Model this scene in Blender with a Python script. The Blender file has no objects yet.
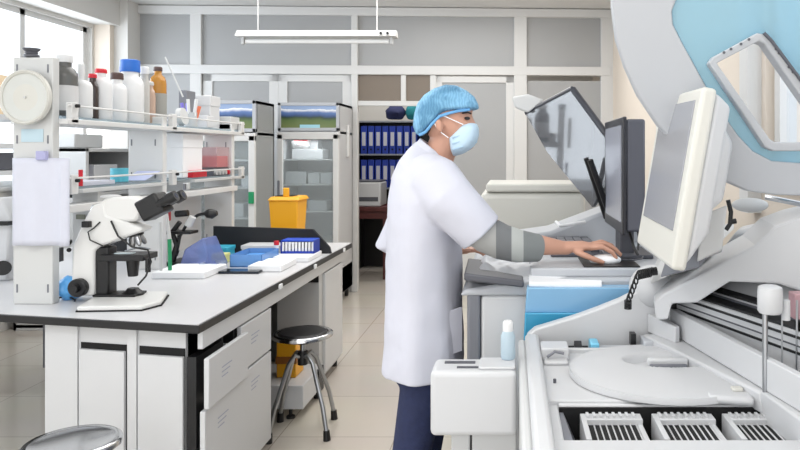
import bpy, bmesh, math, random
from math import sin, cos, pi, sqrt, radians as R
from mathutils import Vector, Matrix, noise
random.seed(7)
C = bpy.context.scene.collection
S = bpy.context.scene
# ------------------------------------------------------------- camera, world, light, exposure
F, CX, CY, H = 700.0, 512.0, 153.0, 1.46
cam = bpy.data.objects.new('camera', bpy.data.cameras.new('camera')); C.objects.link(cam)
cam.location = (0, 0, H); cam.rotation_euler = (R(90), 0, 0)
cam.data.sensor_width = 36; cam.data.lens = 36*F/800
cam.data.shift_x = -(CX-400)/800; cam.data.shift_y = -(225-CY)/800
cam.data.clip_start = .05; S.camera = cam
W = bpy.data.worlds.new('world'); S.world = W; W.use_nodes = True
W.node_tree.nodes['Background'].inputs[0].default_value = (.97, .985, 1, 1)
W.node_tree.nodes['Background'].inputs[1].default_value = 1.7
def area(name, loc, rot, sx, sy, power, col=(1, 1, 1)):
    l = bpy.data.lights.new(name, 'AREA'); l.shape = 'RECTANGLE'; l.size = sx; l.size_y = sy
    l.energy = power; l.color = col
    o = bpy.data.objects.new(name, l); C.objects.link(o); o.location = loc; o.rotation_euler = rot; return o
area('daylight_left_windows', (-4.6, 4.6, 2.1), (0, R(-90), 0), 1.5, 5, 110, (.96, .98, 1))
area('ceiling_lamp_near', (-1.0, .9, 2.93), (0, 0, 0), 2.4, 1.2, 34, (1, .99, .97))
area('ceiling_lamp_mid', (-1.2, 4.2, 2.95), (0, 0, 0), 2.6, 1.6, 34, (1, .99, .97))
area('added_fill_aisle', (-.3, 5.9, 2.95), (0, 0, 0), 1.6, 1.4, 26, (1, .99, .97))  # added fill light over the aisle, no real fitting behind it
area('added_fill_office', (-1.4, 8.4, 2.9), (0, 0, 0), 1.6, .6, 22, (1, .97, .92))  # added area light that brightens the office behind the partition
S.view_settings.view_transform = 'Standard'; S.view_settings.look = 'None'
S.view_settings.exposure = 0.27; S.view_settings.gamma = 1; S.view_settings.use_curve_mapping = False

# ------------------------------------------------------------- materials
def lin(c):
    r = []
    for v in c[:3]:
        v /= 255.; r.append(v/12.92 if v <= .04045 else ((v+.055)/1.055)**2.4)
    return (*r, 1)
MATS = {}
def mat(name, rgb, rough=.5, metal=0, noise_amt=0, scale=20, bump=0, bscale=60, alpha=1, emit=0, trans=0, spec=.5):
    if name in MATS: return MATS[name]
    m = bpy.data.materials.new(name); m.use_nodes = True; n = m.node_tree.nodes; L = m.node_tree.links
    b = n['Principled BSDF']; c = lin(rgb)
    b.inputs['Base Color'].default_value = c; b.inputs['Roughness'].default_value = rough
    b.inputs['Metallic'].default_value = metal; b.inputs['Specular IOR Level'].default_value = spec
    tc = n.new('ShaderNodeTexCoord')
    if noise_amt:
        t = n.new('ShaderNodeTexNoise'); t.inputs['Scale'].default_value = scale; t.inputs['Detail'].default_value = 4
        L.new(tc.outputs['Object'], t.inputs['Vector'])
        r = n.new('ShaderNodeMix'); r.data_type = 'RGBA'
        r.inputs[6].default_value = tuple(min(1, x*(1-noise_amt)) for x in c[:3])+(1,)
        r.inputs[7].default_value = tuple(min(1, x*(1+noise_amt)) for x in c[:3])+(1,)
        L.new(t.outputs['Fac'], r.inputs[0]); L.new(r.outputs[2], b.inputs['Base Color'])
    if bump:
        t = n.new('ShaderNodeTexNoise'); t.inputs['Scale'].default_value = bscale; t.inputs['Detail'].default_value = 3
        L.new(tc.outputs['Object'], t.inputs['Vector'])
        bp = n.new('ShaderNodeBump'); bp.inputs['Strength'].default_value = bump; bp.inputs['Distance'].default_value = .02
        L.new(t.outputs['Fac'], bp.inputs['Height']); L.new(bp.outputs[0], b.inputs['Normal'])
    if emit:
        b.inputs['Emission Color'].default_value = c; b.inputs['Emission Strength'].default_value = emit
    if trans: b.inputs['Transmission Weight'].default_value = trans
    if alpha < 1:
        tr = n.new('ShaderNodeBsdfTransparent'); mx = n.new('ShaderNodeMixShader'); mx.inputs[0].default_value = alpha
        tr.inputs[0].default_value = tuple(.35+.65*x for x in c[:3])+(1,)
        L.new(tr.outputs[0], mx.inputs[1]); L.new(b.outputs[0], mx.inputs[2])
        L.new(mx.outputs[0], n['Material Output'].inputs['Surface'])
    MATS[name] = m; return m
M_wall = mat('wall_paint', (214, 212, 208), .85, noise_amt=.02, scale=3)
M_cream = mat('cream_wall', (222, 211, 198), .85, noise_amt=.03, scale=2)
M_ceil = mat('ceiling_paint', (222, 221, 219), .9, noise_amt=.015, scale=2)
M_frame = mat('partition_frame', (214, 214, 213), .45)
M_pane = mat('frosted_pane', (166, 167, 168), .35, noise_amt=.05, scale=.9)
M_white = mat('white_laminate', (208, 209, 211), .4, noise_amt=.01, scale=5)
M_grey = mat('grey_laminate', (150, 152, 152), .5)
M_lgrey = mat('light_grey_panel', (196, 197, 197), .5)
M_top = mat('worktop_laminate', (206, 206, 208), .32, noise_amt=.04, scale=120)
M_edge = mat('black_edge', (30, 30, 32), .45)
M_black = mat('black_plastic', (18, 18, 20), .4)
M_blackmat = mat('black_board', (24, 26, 32), .6)
M_plastic = mat('white_plastic', (201, 202, 204), .38, noise_amt=.008, scale=4)
M_plastic2 = mat('ivory_plastic', (206, 205, 198), .4)
M_lidgrey = mat('lid_grey_plastic', (182, 185, 190), .45)
M_dark = mat('dark_slot', (10, 10, 12), .8)
M_dgrey = mat('dark_grey_plastic', (84, 85, 92), .45)
M_mgrey = mat('mid_grey_plastic', (116, 118, 125), .45)
M_chrome = mat('chrome', (200, 202, 205), .12, metal=1)
M_steel = mat('brushed_steel', (170, 172, 175), .3, metal=1)
M_red = mat('red_plastic', (205, 30, 48), .4)
M_blue = mat('blue_plastic', (40, 110, 205), .4)
M_dblue = mat('binder_blue', (26, 58, 165), .5)
M_green = mat('green_plastic', (20, 140, 90), .4)
M_yellow = mat('yellow_plastic', (240, 172, 30), .42)
M_paper = mat('paper', (208, 210, 222), .8, noise_amt=.03, scale=25)
M_foam = mat('white_foam', (240, 241, 243), .8, bump=.1, bscale=200)
M_wood = mat('dark_red_wood', (80, 34, 32), .45, noise_amt=.2, scale=12)

# ------------------------------------------------------------- mesh helpers
def P(px, py, d): return Vector(((px-CX)/F*d, d, H-(py-CY)/F*d))
class MB:
    def __init__(s): s.b = bmesh.new()
    def box(s, x0, x1, y0, y1, z0, z1, M=None):
        r = bmesh.ops.create_cube(s.b, size=1); v = r['verts']
        for q in v:
            q.co = Vector((x0+(q.co.x+.5)*(x1-x0), y0+(q.co.y+.5)*(y1-y0), z0+(q.co.z+.5)*(z1-z0)))
            if M: q.co = M @ q.co
        return s
    def hexa(s, a, b):      # two quads a (4 pts), b (4 pts)
        va = [s.b.verts.new(p) for p in a]; vb = [s.b.verts.new(p) for p in b]
        n = len(va); s.b.faces.new(va[::-1]); s.b.faces.new(vb)
        for i in range(n): s.b.faces.new((va[i], va[(i+1) % n], vb[(i+1) % n], vb[i]))
        return s
    def cyl(s, p0, p1, r0, r1=None, n=20):
        p0, p1 = Vector(p0), Vector(p1); r1 = r0 if r1 is None else r1
        d = (p1-p0); q = d.to_track_quat('Z', 'Y')
        A = [s.b.verts.new(p0+q@Vector((cos(2*pi*i/n)*r0, sin(2*pi*i/n)*r0, 0))) for i in range(n)]
        B = [s.b.verts.new(p1+q@Vector((cos(2*pi*i/n)*r1, sin(2*pi*i/n)*r1, 0))) for i in range(n)]
        s.b.faces.new(A[::-1]); s.b.faces.new(B)
        for i in range(n): s.b.faces.new((A[i], A[(i+1) % n], B[(i+1) % n], B[i]))
        return s
    def tube(s, pts, r, n=8):
        pts = [Vector(p) for p in pts]; rs = r if isinstance(r, (list, tuple)) else [r]*len(pts)
        prev = None; up = None
        for i, p in enumerate(pts):
            t = (pts[min(i+1, len(pts)-1)]-pts[max(i-1, 0)]).normalized()
            if up is None: up = t.orthogonal().normalized()
            up = (up-t*up.dot(t)).normalized(); w = t.cross(up)
            ring = [s.b.verts.new(p+(up*cos(2*pi*k/n)+w*sin(2*pi*k/n))*rs[i]) for k in range(n)]
            if prev:
                for k in range(n): s.b.faces.new((prev[k], prev[(k+1) % n], ring[(k+1) % n], ring[k]))
            else: s.b.faces.new(ring[::-1])
            prev = ring
        s.b.faces.new(prev); return s
    def lathe(s, prof, c=(0, 0, 0), n=28, sx=1, sy=1, M=None):   # prof [(r,z)]
        c = Vector(c); rings = []
        for r, z in prof:
            ring = []
            for k in range(n):
                v = Vector((cos(2*pi*k/n)*r*sx, sin(2*pi*k/n)*r*sy, z))
                if M: v = M @ v
                ring.append(s.b.verts.new(c+v))
            rings.append(ring)
        s.b.faces.new(rings[0][::-1]); s.b.faces.new(rings[-1])
        for a, b in zip(rings, rings[1:]):
            for k in range(n): s.b.faces.new((a[k], a[(k+1) % n], b[(k+1) % n], b[k]))
        return s
    def loft(s, rings, caps=True):
        R_ = [[s.b.verts.new(p) for p in r] for r in rings]; n = len(R_[0])
        for a, b in zip(R_, R_[1:]):
            for k in range(n): s.b.faces.new((a[k], a[(k+1) % n], b[(k+1) % n], b[k]))
        if caps: s.b.faces.new(R_[0][::-1]); s.b.faces.new(R_[-1])
        return s
    def ell(s, c, rx, ry, rz, M=None, n=24, m=14):
        c = Vector(c); rings = []
        for j in range(1, m):
            a = -pi/2+pi*j/m; ring = []
            for k in range(n):
                v = Vector((cos(a)*cos(2*pi*k/n)*rx, cos(a)*sin(2*pi*k/n)*ry, sin(a)*rz))
                ring.append(c+(M@v if M else v))
            rings.append(ring)
        return s.loft(rings)
    def prism(s, poly, a, b, axis='y'):   # poly of 2D points
        def mk(p, t):
            return {'y': (p[0], t, p[1]), 'x': (t, p[0], p[1]), 'z': (p[0], p[1], t)}[axis]
        return s.hexa([mk(p, a) for p in poly], [mk(p, b) for p in poly])
    def plate(s, outer, holes, dfun, th):  # outlines given as sight coordinates with a distance for each point
        b2 = bmesh.new(); es = []
        for lp in [outer]+holes:
            vs = [b2.verts.new((x, y, 0)) for x, y in lp]
            es += [b2.edges.new((vs[i], vs[(i+1) % len(vs)])) for i in range(len(vs))]
        r = bmesh.ops.triangle_fill(b2, edges=es, use_beauty=True, use_dissolve=False)
        fs = [f for f in r['geom'] if isinstance(f, bmesh.types.BMFace)]
        g = bmesh.ops.extrude_face_region(b2, geom=fs)
        for v in g['geom']:
            if isinstance(v, bmesh.types.BMVert): v.co.z = 1
        mp = {}
        for v in b2.verts:
            d = dfun(v.co.x, v.co.y)
            q = P(v.co.x, v.co.y, d)
            if v.co.z > .5: q = q+Vector((0, th, 0))
            mp[v] = s.b.verts.new(q)
        for f in b2.faces: s.b.faces.new([mp[v] for v in f.verts])
        b2.free(); return s
    def xf(s, M):
        bmesh.ops.transform(s.b, matrix=M, verts=s.b.verts); return s
ROOT = {}
def obj(name, mb, m, parent=None, bevel=0, smooth=True, angle=35, seg=2):
    me = bpy.data.meshes.new(name); b = mb.b
    bmesh.ops.recalc_face_normals(b, faces=b.faces); b.to_mesh(me); b.free()
    if m: me.materials.append(m)
    if smooth:
        for p in me.polygons: p.use_smooth = True
        me.set_sharp_from_angle(angle=R(angle))
    o = bpy.data.objects.new(name, me); C.objects.link(o)
    if parent:
        o.parent = parent
        if parent.type == 'EMPTY': o.matrix_parent_inverse = Matrix.Translation(-parent.location)
    if bevel:
        md = o.modifiers.new('bevel', 'BEVEL'); md.width = bevel; md.segments = seg; md.limit_method = 'ANGLE'; md.angle_limit = R(40)
        md.harden_normals = False
    return o
def tag(o, label=None, cat=None, group=None, kind=None):
    if label: o['label'] = label
    if cat: o['category'] = cat
    if group: o['group'] = group
    if kind: o['kind'] = kind
    return o
def thing(name, label, cat, loc=(0, 0, 0), group=None):
    o = bpy.data.objects.new(name, None); C.objects.link(o); o.location = loc; o.empty_display_size = .1
    return tag(o, label, cat, group)
def struct(name, mb, m, parent=None, **k):
    o = obj(name, mb, m, parent, **k)
    if not parent: o['kind'] = 'structure'
    return o
def dup(root, loc, rz=0, label=None, group=None):
    r = root.copy(); C.objects.link(r); r.location = loc; r.rotation_euler = (0, 0, rz)
    if label: r['label'] = label
    if group: r['group'] = group
    for ch in list(root.children):
        c = ch.copy(); C.objects.link(c); c.parent = r
        for g in list(ch.children):
            d = g.copy(); C.objects.link(d); d.parent = c
    return r
def B(*a): return MB().box(*a)

# ------------------------------------------------------------- room shell
YP = 7.4
# tiled floor
fm = bpy.data.materials.new('floor_tiles'); fm.use_nodes = True; n = fm.node_tree.nodes; L = fm.node_tree.links
b = n['Principled BSDF']; b.inputs['Roughness'].default_value = .14
tc = n.new('ShaderNodeTexCoord'); br = n.new('ShaderNodeTexBrick'); br.offset = 0
br.inputs['Scale'].default_value = 1; br.inputs['Brick Width'].default_value = .6; br.inputs['Row Height'].default_value = .6
br.inputs['Mortar Size'].default_value = .003; br.inputs['Color1'].default_value = lin((214, 206, 194)); br.inputs['Color2'].default_value = lin((209, 201, 190))
br.inputs['Mortar'].default_value = lin((170, 160, 148)); L.new(tc.outputs['Object'], br.inputs['Vector'])
nz = n.new('ShaderNodeTexNoise'); nz.inputs['Scale'].default_value = 1.6; nz.inputs['Detail'].default_value = 6
L.new(tc.outputs['Object'], nz.inputs['Vector'])
mx = n.new('ShaderNodeMix'); mx.data_type = 'RGBA'; mx.blend_type = 'MULTIPLY'; mx.inputs[0].default_value = .12
L.new(br.outputs['Color'], mx.inputs[6]); L.new(nz.outputs['Color'], mx.inputs[7]); L.new(mx.outputs[2], b.inputs['Base Color'])
struct('floor', B(-4.4, 1.25, -1.5, 9.6, -.1, 0), fm)
struct('ceiling', B(-4.4, 1.25, -1.5, 9.6, 3.0, 3.1), M_ceil)
XL, XR = -4.17, 1.08
# left wall with window band
w = MB(); w.box(XL-.15, XL, -1.5, 9.5, 0, 1.18); w.box(XL-.15, XL, -1.5, 9.5, 2.70, 3.0)
w.box(XL-.15, XL, 6.95, 9.5, 1.75, 2.70); w.box(XL-.15, XL, 7.35, 9.5, 1.18, 1.75); w.box(XL-.15, XL, -1.5, .4, 1.18, 2.70)  # low gap past the last window is added to show a bright patch
struct('wall_left', w, M_wall)
struct('trim_1', B(XL, XL+.22, -1.5, 7.2, 2.74, 3.0), M_wall)
struct('trim_2', B(XL, XL+.16, 6.98, 7.45, 1.72, 2.74), M_cream)
struct('trim_3', B(XL+.12, XL+.30, 7.05, 7.32, 0, 3.0), M_wall)
def window(name, X, y0, y1, z0, z1, mull, sx):
    f = MB(); t = .05
    f.box(X-.04, X+.03, y0, y1, z0, z0+t); f.box(X-.04, X+.03, y0, y1, z1-t, z1)
    for y in mull: f.box(X-.04, X+.03, y-t*.6, y+t*.6, z0, z1)
    o = struct(name, f, M_frame)
    struct('window_sill', B(X-.02, X+.10, y0, y1, z0-.03, z0) if sx > 0 else B(X-.10, X+.02, y0, y1, z0-.03, z0), M_frame, o)
    g = mat('window_glass', (235, 240, 245), .05, alpha=.08)
    struct('pane', B(X-.012, X-.004, y0+.02, y1-.02, z0+.02, z1-.02), g, o)
window('window_1', XL-.07, .4, 6.95, 1.18, 2.70, [.45, 2.3, 4.1, 6.02, 6.90], 1)
# right wall with window
w = MB(); w.box(XR, XR+.15, -1.5, 9.5, 0, 1.35); w.box(XR, XR+.15, 2.98, 9.5, 1.35, 3); w.box(XR, XR+.15, -1.5, .3, 1.35, 3); w.box(XR, XR+.15, .3, 2.98, 2.9, 3)
struct('wall_right', w, M_cream)
window('window_2', XR+.07, .3, 2.98, 1.35, 2.9, [.35, 1.5, 2.93], -1)
struct('trim_4', B(XR-.06, XR, 3.03, 3.14, 1.2, 3), M_frame)
struct('trim_5', B(XR-.03, XR, 5.0, 5.10, 0, 3), M_frame)
struct('wall_back', B(-4.3, 1.2, 9.4, 9.55, 0, 3), M_wall)
# partition, built flat at YP then turned a little
PM = Matrix.Translation((-1.5, YP, 0)) @ Matrix.Rotation(R(2.6), 4, 'Z') @ Matrix.Translation((1.5, -YP, 0))
def pb(mb, x0, x1, y0, y1, a=-.04, c=.04):
    p, q = P(x0, y1, YP), P(x1, y0, YP); mb.box(p.x, q.x, YP+a, YP+c, max(0, p.z), q.z, PM)
w = MB()
for a in ((100, 612, 8, 16.5), (128, 612, 66, 75)): pb(w, *a, -.05, .05)
w2 = w
for a in ((126, 135, 8, 330), (195, 206, 8, 330), (352, 358.5, 8, 330), (514, 527, 8, 330), (602, 640, 8, 330)): pb(w, *a, -.046, .046)
struct('wall_partition', w, M_frame, bevel=.006)
w = MB()
for a in ((135, 195, 16, 66), (206, 352, 16, 66), (358, 514, 16, 66), (527, 602, 16, 66), (135, 195, 75, 330), (527, 602, 80, 330)): pb(w, *a, -.008, .008)
struct('window_3', w, M_pane)
def door(name, x0, x1, y0, fr, handle=None):
    f = MB(); pb(f, x0, x1, y0, y0+fr*.8, -.02, .02); pb(f, x0, x0+fr, y0, 330, -.02, .02); pb(f, x1-fr, x1, y0, 330, -.02, .02); pb(f, x0, x1, 250, 330, -.02, .02)
    o = struct(name, f, M_frame, bevel=.004)
    g = MB(); pb(g, x0+fr, x1-fr, y0+fr*.8, 250, -.005, .005); struct('pane', g, M_pane, o)
    h = MB(); pb(h, x0+fr*.3, x0+fr*.6, 200, 212, -.06, -.02); struct('door_handle', h, M_steel, o)
door('door_1', 207, 280, 75, 9); door('door_2', 280, 352, 75, 9); door('door_3', 434, 514, 76, 8)
w = MB(); pb(w, 358, 436, 101, 106, -.03, .03); pb(w, 401, 406, 75, 101, -.03, .03); pb(w, 430, 436, 75, 330, -.03, .03)
struct('trim_6', w, M_frame, bevel=.004)
w = MB(); pb(w, 358, 430, 75, 101, -.004, .004)
struct('window_4', w, mat('brown_tinted_pane', (158, 146, 134), .2, alpha=.45))

# ------------------------------------------------------------- office behind the partition
def pxbox(x0, x1, y0, y1, d, dep):
    a, c = P(x0, y1, d), P(x1, y0, d); return (a.x, c.x, d, d+dep, a.z, c.z)
bc = thing('bookcase', 'black open bookcase full of blue binders seen through the open doorway', 'bookcase', P(390, 190, 8.8))
w = MB()
X0, X1 = P(358, 0, 8.7).x, P(432, 0, 8.7).x
for z in (1.86, 1.45, 1.03): w.box(X0, X1, 8.7, 9.05, z-.02, z)
obj('shelf', w, mat('shelf_grey', (150, 155, 165), .4), bc)
w = MB(); w.box(X0-.03, X0, 8.7, 9.05, 0, 1.86); w.box(X1, X1+.03, 8.7, 9.05, 0, 1.86); w.box(X0, X1, 9.03, 9.05, 0, 1.86)
obj('frame', w, M_black, bc)
w = MB(); w.box(-.038, .038, 0, .27, 0, .345)
bd = thing('ring_binder', 'x', 'binder', (0, 0, 0), 'blue binders in the office bookcase')
obj('cover', w, M_dblue, bd, bevel=.004); obj('spine_label', B(-.022, .022, -.003, 0, .10, .27), M_paper, bd)
obj('finger_ring', MB().cyl((0, -.004, .055), (0, 0, .055), .012, n=14), M_dark, bd)
ordn = ['leftmost', 'second', 'third', 'fourth', 'fifth', 'sixth', 'seventh', 'eighth']
for r_, z in ((0, 1.45), (1, 1.03)):
    for i in range(8):
        loc = (X0+.07+i*.089, 8.71, z)
        lb = 'blue lever arch binder, %s from the left on the %s row of the bookcase' % (ordn[i], ('upper', 'lower')[r_])
        if r_ == 0 and i == 0: bd.location = loc; bd['label'] = lb
        else: dup(bd, loc, 0, lb)
def bag(name, label, cat, c, rx, ry, rz, m):
    mb = MB().ell((0, 0, 0), rx, ry, rz, n=20, m=12)
    for v in mb.b.verts:
        k = 1+.18*noise.noise(v.co*18+Vector(c)); v.co *= k; v.co.z = max(v.co.z, -rz*.8)
        v.co += Vector(c)+Vector((0, 0, rz*.8))
    return tag(obj(name, mb, m), label, cat)
bag('bag', 'crumpled navy blue bag on top of the bookcase', 'bag', P(396, 119.5, 8.85), .13, .12, .10, mat('navy_cloth', (28, 36, 78), .8))
bag('bag', 'teal cloth bag on top of the bookcase, nearer the blue cap', 'bag', P(413, 119.5, 8.85), .09, .1, .11, mat('teal_cloth', (20, 120, 130), .8))
dk = thing('desk', 'dark red wooden desk under the white printer behind the doorway', 'desk', P(378, 265, 8.4) * Vector((1, 1, 0)) if False else (-1.55, 8.3, 0))
x0, x1 = -1.95, -1.42
obj('tabletop', B(x0, x1, 8.05, 8.6, .79, .84), M_wood, dk, bevel=.004)
for xx in (x0+.03, x1-.07):
    for yy in (8.08, 8.52): obj('leg', B(xx, xx+.05, yy, yy+.05, 0, .79), M_wood, dk)
obj('apron', B(x0+.05, x1-.05, 8.09, 8.11, .70, .79), M_wood, dk)
pr = thing('printer', 'white boxy printer on the dark red desk', 'printer', (-1.62, 8.3, .84))
obj('body', B(-1.86, -1.52, 8.1, 8.5, .84, 1.12), M_plastic, pr, bevel=.015)
obj('paper_slot', B(-1.83, -1.55, 8.095, 8.11, .90, .95), M_dgrey, pr); obj('lid', B(-1.85, -1.53, 8.11, 8.49, 1.12, 1.14), M_dgrey, pr, bevel=.005)
ch = thing('chair', 'dark wooden chair beside the desk in the office', 'chair', (-1.28, 8.45, 0))
obj('seat', B(-1.38, -1.12, 8.3, 8.62, .43, .47), M_wood, ch, bevel=.006); obj('backrest', B(-1.38, -1.12, 8.60, 8.63, .55, .9), M_wood, ch, bevel=.006)
for xx in (-1.37, -1.16):
    for yy in (8.31, 8.58): obj('leg', B(xx, xx+.035, yy, yy+.035, 0, .55 if yy > 8.4 else .43), M_wood, ch)

# ------------------------------------------------------------- fridges
pm = bpy.data.materials.new('landscape_poster'); pm.use_nodes = True; n = pm.node_tree.nodes; L = pm.node_tree.links
b = n['Principled BSDF']; b.inputs['Roughness'].default_value = .3
tc = n.new('ShaderNodeTexCoord'); sp = n.new('ShaderNodeSeparateXYZ'); nz = n.new('ShaderNodeTexNoise'); nz.inputs['Scale'].default_value = 5; nz.inputs['Detail'].default_value = 6
L.new(tc.outputs['Generated'], sp.inputs[0]); L.new(tc.outputs['Object'], nz.inputs['Vector'])
ad = n.new('ShaderNodeMath'); ad.operation = 'MULTIPLY_ADD'; ad.inputs[1].default_value = .35; L.new(nz.outputs['Fac'], ad.inputs[0]); L.new(sp.outputs['Z'], ad.inputs[2])
cr = n.new('ShaderNodeValToRGB'); cr.color_ramp.interpolation = 'LINEAR'
for p, c in ((.2, (120, 132, 84)), (.5, (96, 118, 70)), (.62, (58, 76, 62)), (.70, (62, 86, 132)), (.86, (96, 126, 178)), (1.0, (150, 172, 208))):
    e = cr.color_ramp.elements.new(p); e.color = lin(c)
cr.color_ramp.elements.remove(cr.color_ramp.elements[0])
L.new(ad.outputs[0], cr.inputs[0]); L.new(cr.outputs[0], b.inputs['Base Color'])
def fridge(label, x0, x1, y0, y1, z1, side, note):
    t = thing('display_fridge', label, 'fridge', ((x0+x1)/2, (y0+y1)/2, 0))
    zd = z1-.30; k = .03
    w = MB(); w.box(x0, x0+k, y0, y1, .1, z1); w.box(x1-k, x1, y0, y1, .1, z1); w.box(x0, x1, y1-k, y1, .1, z1)
    w.box(x0, x1, y0, y1, z1-k, z1); w.box(x0, x1, y0, y1, .1, .35); w.box(x0, x1, y0+.02, y1, zd, zd+.03)
    obj('cabinet', w, side, t, bevel=.004)
    for xx in (x0+.05, x1-.05):
        for yy in (y0+.05, y1-.05): obj('foot', MB().cyl((xx, yy, 0), (xx, yy, .1), .02, n=12), M_black, t)
    w = MB(); w.box(x0, x1, y0-.02, y0+.02, zd+.03, zd+.06); w.box(x0, x1, y0-.02, y0+.02, z1-.03, z1); w.box(x0, x0+.03, y0-.02, y0+.02, zd+.03, z1); w.box(x1-.03, x1, y0-.02, y0+.02, zd+.03, z1)
    obj('header_frame', w, M_lidgrey, t, bevel=.003)
    o = obj('header_picture', B(x0+.03, x1-.03, y0-.012, y0+.005, zd+.06, z1-.03), pm, t); o['label'] = 'landscape picture of hills under a blue sky'
    w = MB(); w.box(x0, x1, y0-.045, y0-.002, zd-.05, zd+.02); w.box(x0, x1, y0-.045, y0-.002, .35, .42); w.box(x0, x0+.055, y0-.045, y0-.002, .35, zd); w.box(x1-.055, x1, y0-.045, y0-.002, .35, zd)
    d = obj('door', w, M_frame, t, bevel=.006)
    obj('glass', B(x0+.055, x1-.055, y0-.03, y0-.025, .42, zd-.05), mat('fridge_glass', (232, 238, 240), .08, alpha=.16), d)
    obj('handle', B(x0+.012, x0+.03, y0-.07, y0-.045, .9, 1.2), M_mgrey, d, bevel=.004)
    w = MB()
    for z in (.62, .90, 1.16, 1.40):
        if z < zd-.1: w.box(x0+k, x1-k, y0+.03, y1-k, z-.012, z)
    obj('rack', w, M_frame, t)
    il = area('fridge_lamp', ((x0+x1)/2, y0+.08, zd-.06), (0, 0, 0), .4, .05, .8); il.parent = t; il.matrix_parent_inverse = Matrix.Translation(-t.location)
    if note: obj('sticky_note', B(x0+.21, x0+.40, y0-.017, y0-.013, zd+.04, zd+.09), mat('pale_blue_paper', (165, 215, 230), .7), t)
    return t
f1 = fridge('white glass-door fridge with landscape header, nearer the open doorway', -2.23, -1.645, 6.68, 7.22, 1.94, M_white, True)
f2 = fridge('grey-sided glass-door fridge with landscape header, behind the reagent shelf', -2.80, -2.19, 6.0, 6.45, 1.91, M_grey, False)
obj('side_handle', B(-1.645, -1.615, 6.93, 6.99, 1.42, 1.74), M_frame, f1, bevel=.01)
def carton(name, label, x0, x1, y0, y1, z0, z1, m=None, g=None, lid=False, cat='box', bevel=.004):
    if not lid: return tag(obj(name, B(x0, x1, y0, y1, z0, z1), m or M_white, bevel=bevel), label, cat, g)
    t = thing(name, label, cat, ((x0+x1)/2, (y0+y1)/2, z0), g); h = z1-z0
    obj('body', B(x0+.004, x1-.004, y0+.004, y1-.004, z0, z1-.3*h), m or M_white, t, bevel=bevel)
    obj('lid', B(x0, x1, y0, y1, z1-.32*h, z1), m or M_white, t, bevel=bevel); return t
g = 'white cartons inside the glass-door fridges'
carton('carton', 'wide white carton on the top rack of the white fridge', -2.14, -1.84, 6.8, 7.05, 1.401, 1.50, g=g)
carton('carton', 'tall white carton standing behind the red-marked bag in the white fridge', -1.98, -1.90, 6.85, 7.0, 1.501, 1.62, g=g)
carton('carton', 'small white carton left on the third rack of the white fridge', -2.19, -1.99, 6.76, 7.0, 1.161, 1.28, g=g)
carton('carton', 'middle white carton on the third rack of the white fridge', -1.97, -1.86, 6.76, 7.0, 1.161, 1.27, g=g)
carton('carton', 'right white carton on the third rack of the white fridge', -1.85, -1.74, 6.76, 7.0, 1.161, 1.27, g=g)
carton('carton', 'white carton on the second rack of the white fridge', -1.98, -1.80, 6.8, 7.0, .901, 1.0, g=g)
carton('carton', 'white carton on the upper rack of the grey-sided fridge', -2.36, -2.24, 6.1, 6.3, 1.161, 1.26, g=g)
carton('carton', 'white carton on the lower rack of the grey-sided fridge', -2.48, -2.34, 6.1, 6.3, .901, 1.02, g=g)
bag('bag', 'clear plastic bag of supplies with a red mark on the fridge rack', 'bag', (-2.07, 6.86, 1.50), .10, .08, .09, mat('clear_bag', (225, 225, 225), .3, bump=.6, bscale=30))
tag(obj('label_strip', B(-2.10, -1.97, 6.74, 6.745, 1.575, 1.60), M_red), 'small red strip on the bag inside the white fridge', 'label')

# ------------------------------------------------------------- hanging ceiling lamp
t = thing('hanging_lamp', 'long white unlit fluorescent batten hung on two thin rods', 'ceiling lamp', (-1.5, 5.3, 2.35))
a, c = P(238, 38, 5.3), P(397, 38, 5.3)
obj('housing', MB().prism([(-.03, .05), (.03, .05), (.075, .0), (-.075, .0)], a.x, c.x, 'x').xf(Matrix.Translation((0, 5.3, 2.335))), M_frame, t, bevel=.004)
obj('tube', MB().cyl((a.x+.06, 5.3, 2.305), (c.x-.06, 5.3, 2.305), .016), mat('tube_glass', (235, 236, 236), .3), t)
for xx in (a.x+.03, c.x-.05): obj('tube_holder', B(xx, xx+.02, 5.28, 5.32, 2.285, 2.336), M_lgrey, t)
for px in (258, 377): xx = P(px, 0, 5.3).x; obj('rod', MB().cyl((xx, 5.3, 2.385), (xx, 5.3, 3.0), .005, n=8), M_frame, t)
for xx in (-.98, -.93): obj('fixing', MB().cyl((xx, 5.22, 2.355), (xx, 5.245, 2.355), .01, n=10), M_black, t)

# ------------------------------------------------------------- things at the left wall
t = thing('wall_cabinet', 'white low cabinet with open cubbies under the left windows', 'cabinet', (-3.85, 6.2, 0))
w = MB(); w.box(-4.1, -3.5, 5.75, 5.79, 0, 1.5); w.box(-4.1, -3.5, 6.6, 6.64, 0, 1.5)
for z in (.05, .75, 1.12, 1.5): w.box(-4.1, -3.5, 5.75, 6.64, z-.03, z)
w.box(-4.1, -4.07, 5.75, 6.64, 0, 1.5)
obj('carcass', w, M_lgrey, t, bevel=.003); obj('door', B(-3.5, -3.47, 5.76, 6.63, .06, .72), M_white, t)
tag(obj('storage_case', B(-4.05, -3.62, 5.8, 6.2, 1.503, 1.62), M_lgrey, bevel=.01), 'light grey case lying on the cabinet by the left windows', 'case')
tag(obj('binder', B(-3.70, -3.63, 5.82, 5.9, 1.123, 1.45), M_dblue, bevel=.004), 'blue binder in the cabinet cubby under the left windows', 'binder')
tag(obj('storage_box', B(-3.97, -3.55, 5.95, 6.3, 1.123, 1.36), M_white, bevel=.006), 'white box beside the blue binder in the left cabinet', 'box')
tag(obj('storage_box', MB().box(-3.6, -3.2, 4.3, 4.7, 1.70, 1.95), mat('tan_card', (222, 200, 168), .8), bevel=.004), 'tan cardboard box on the grey rack behind the round dial', 'box')
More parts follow.
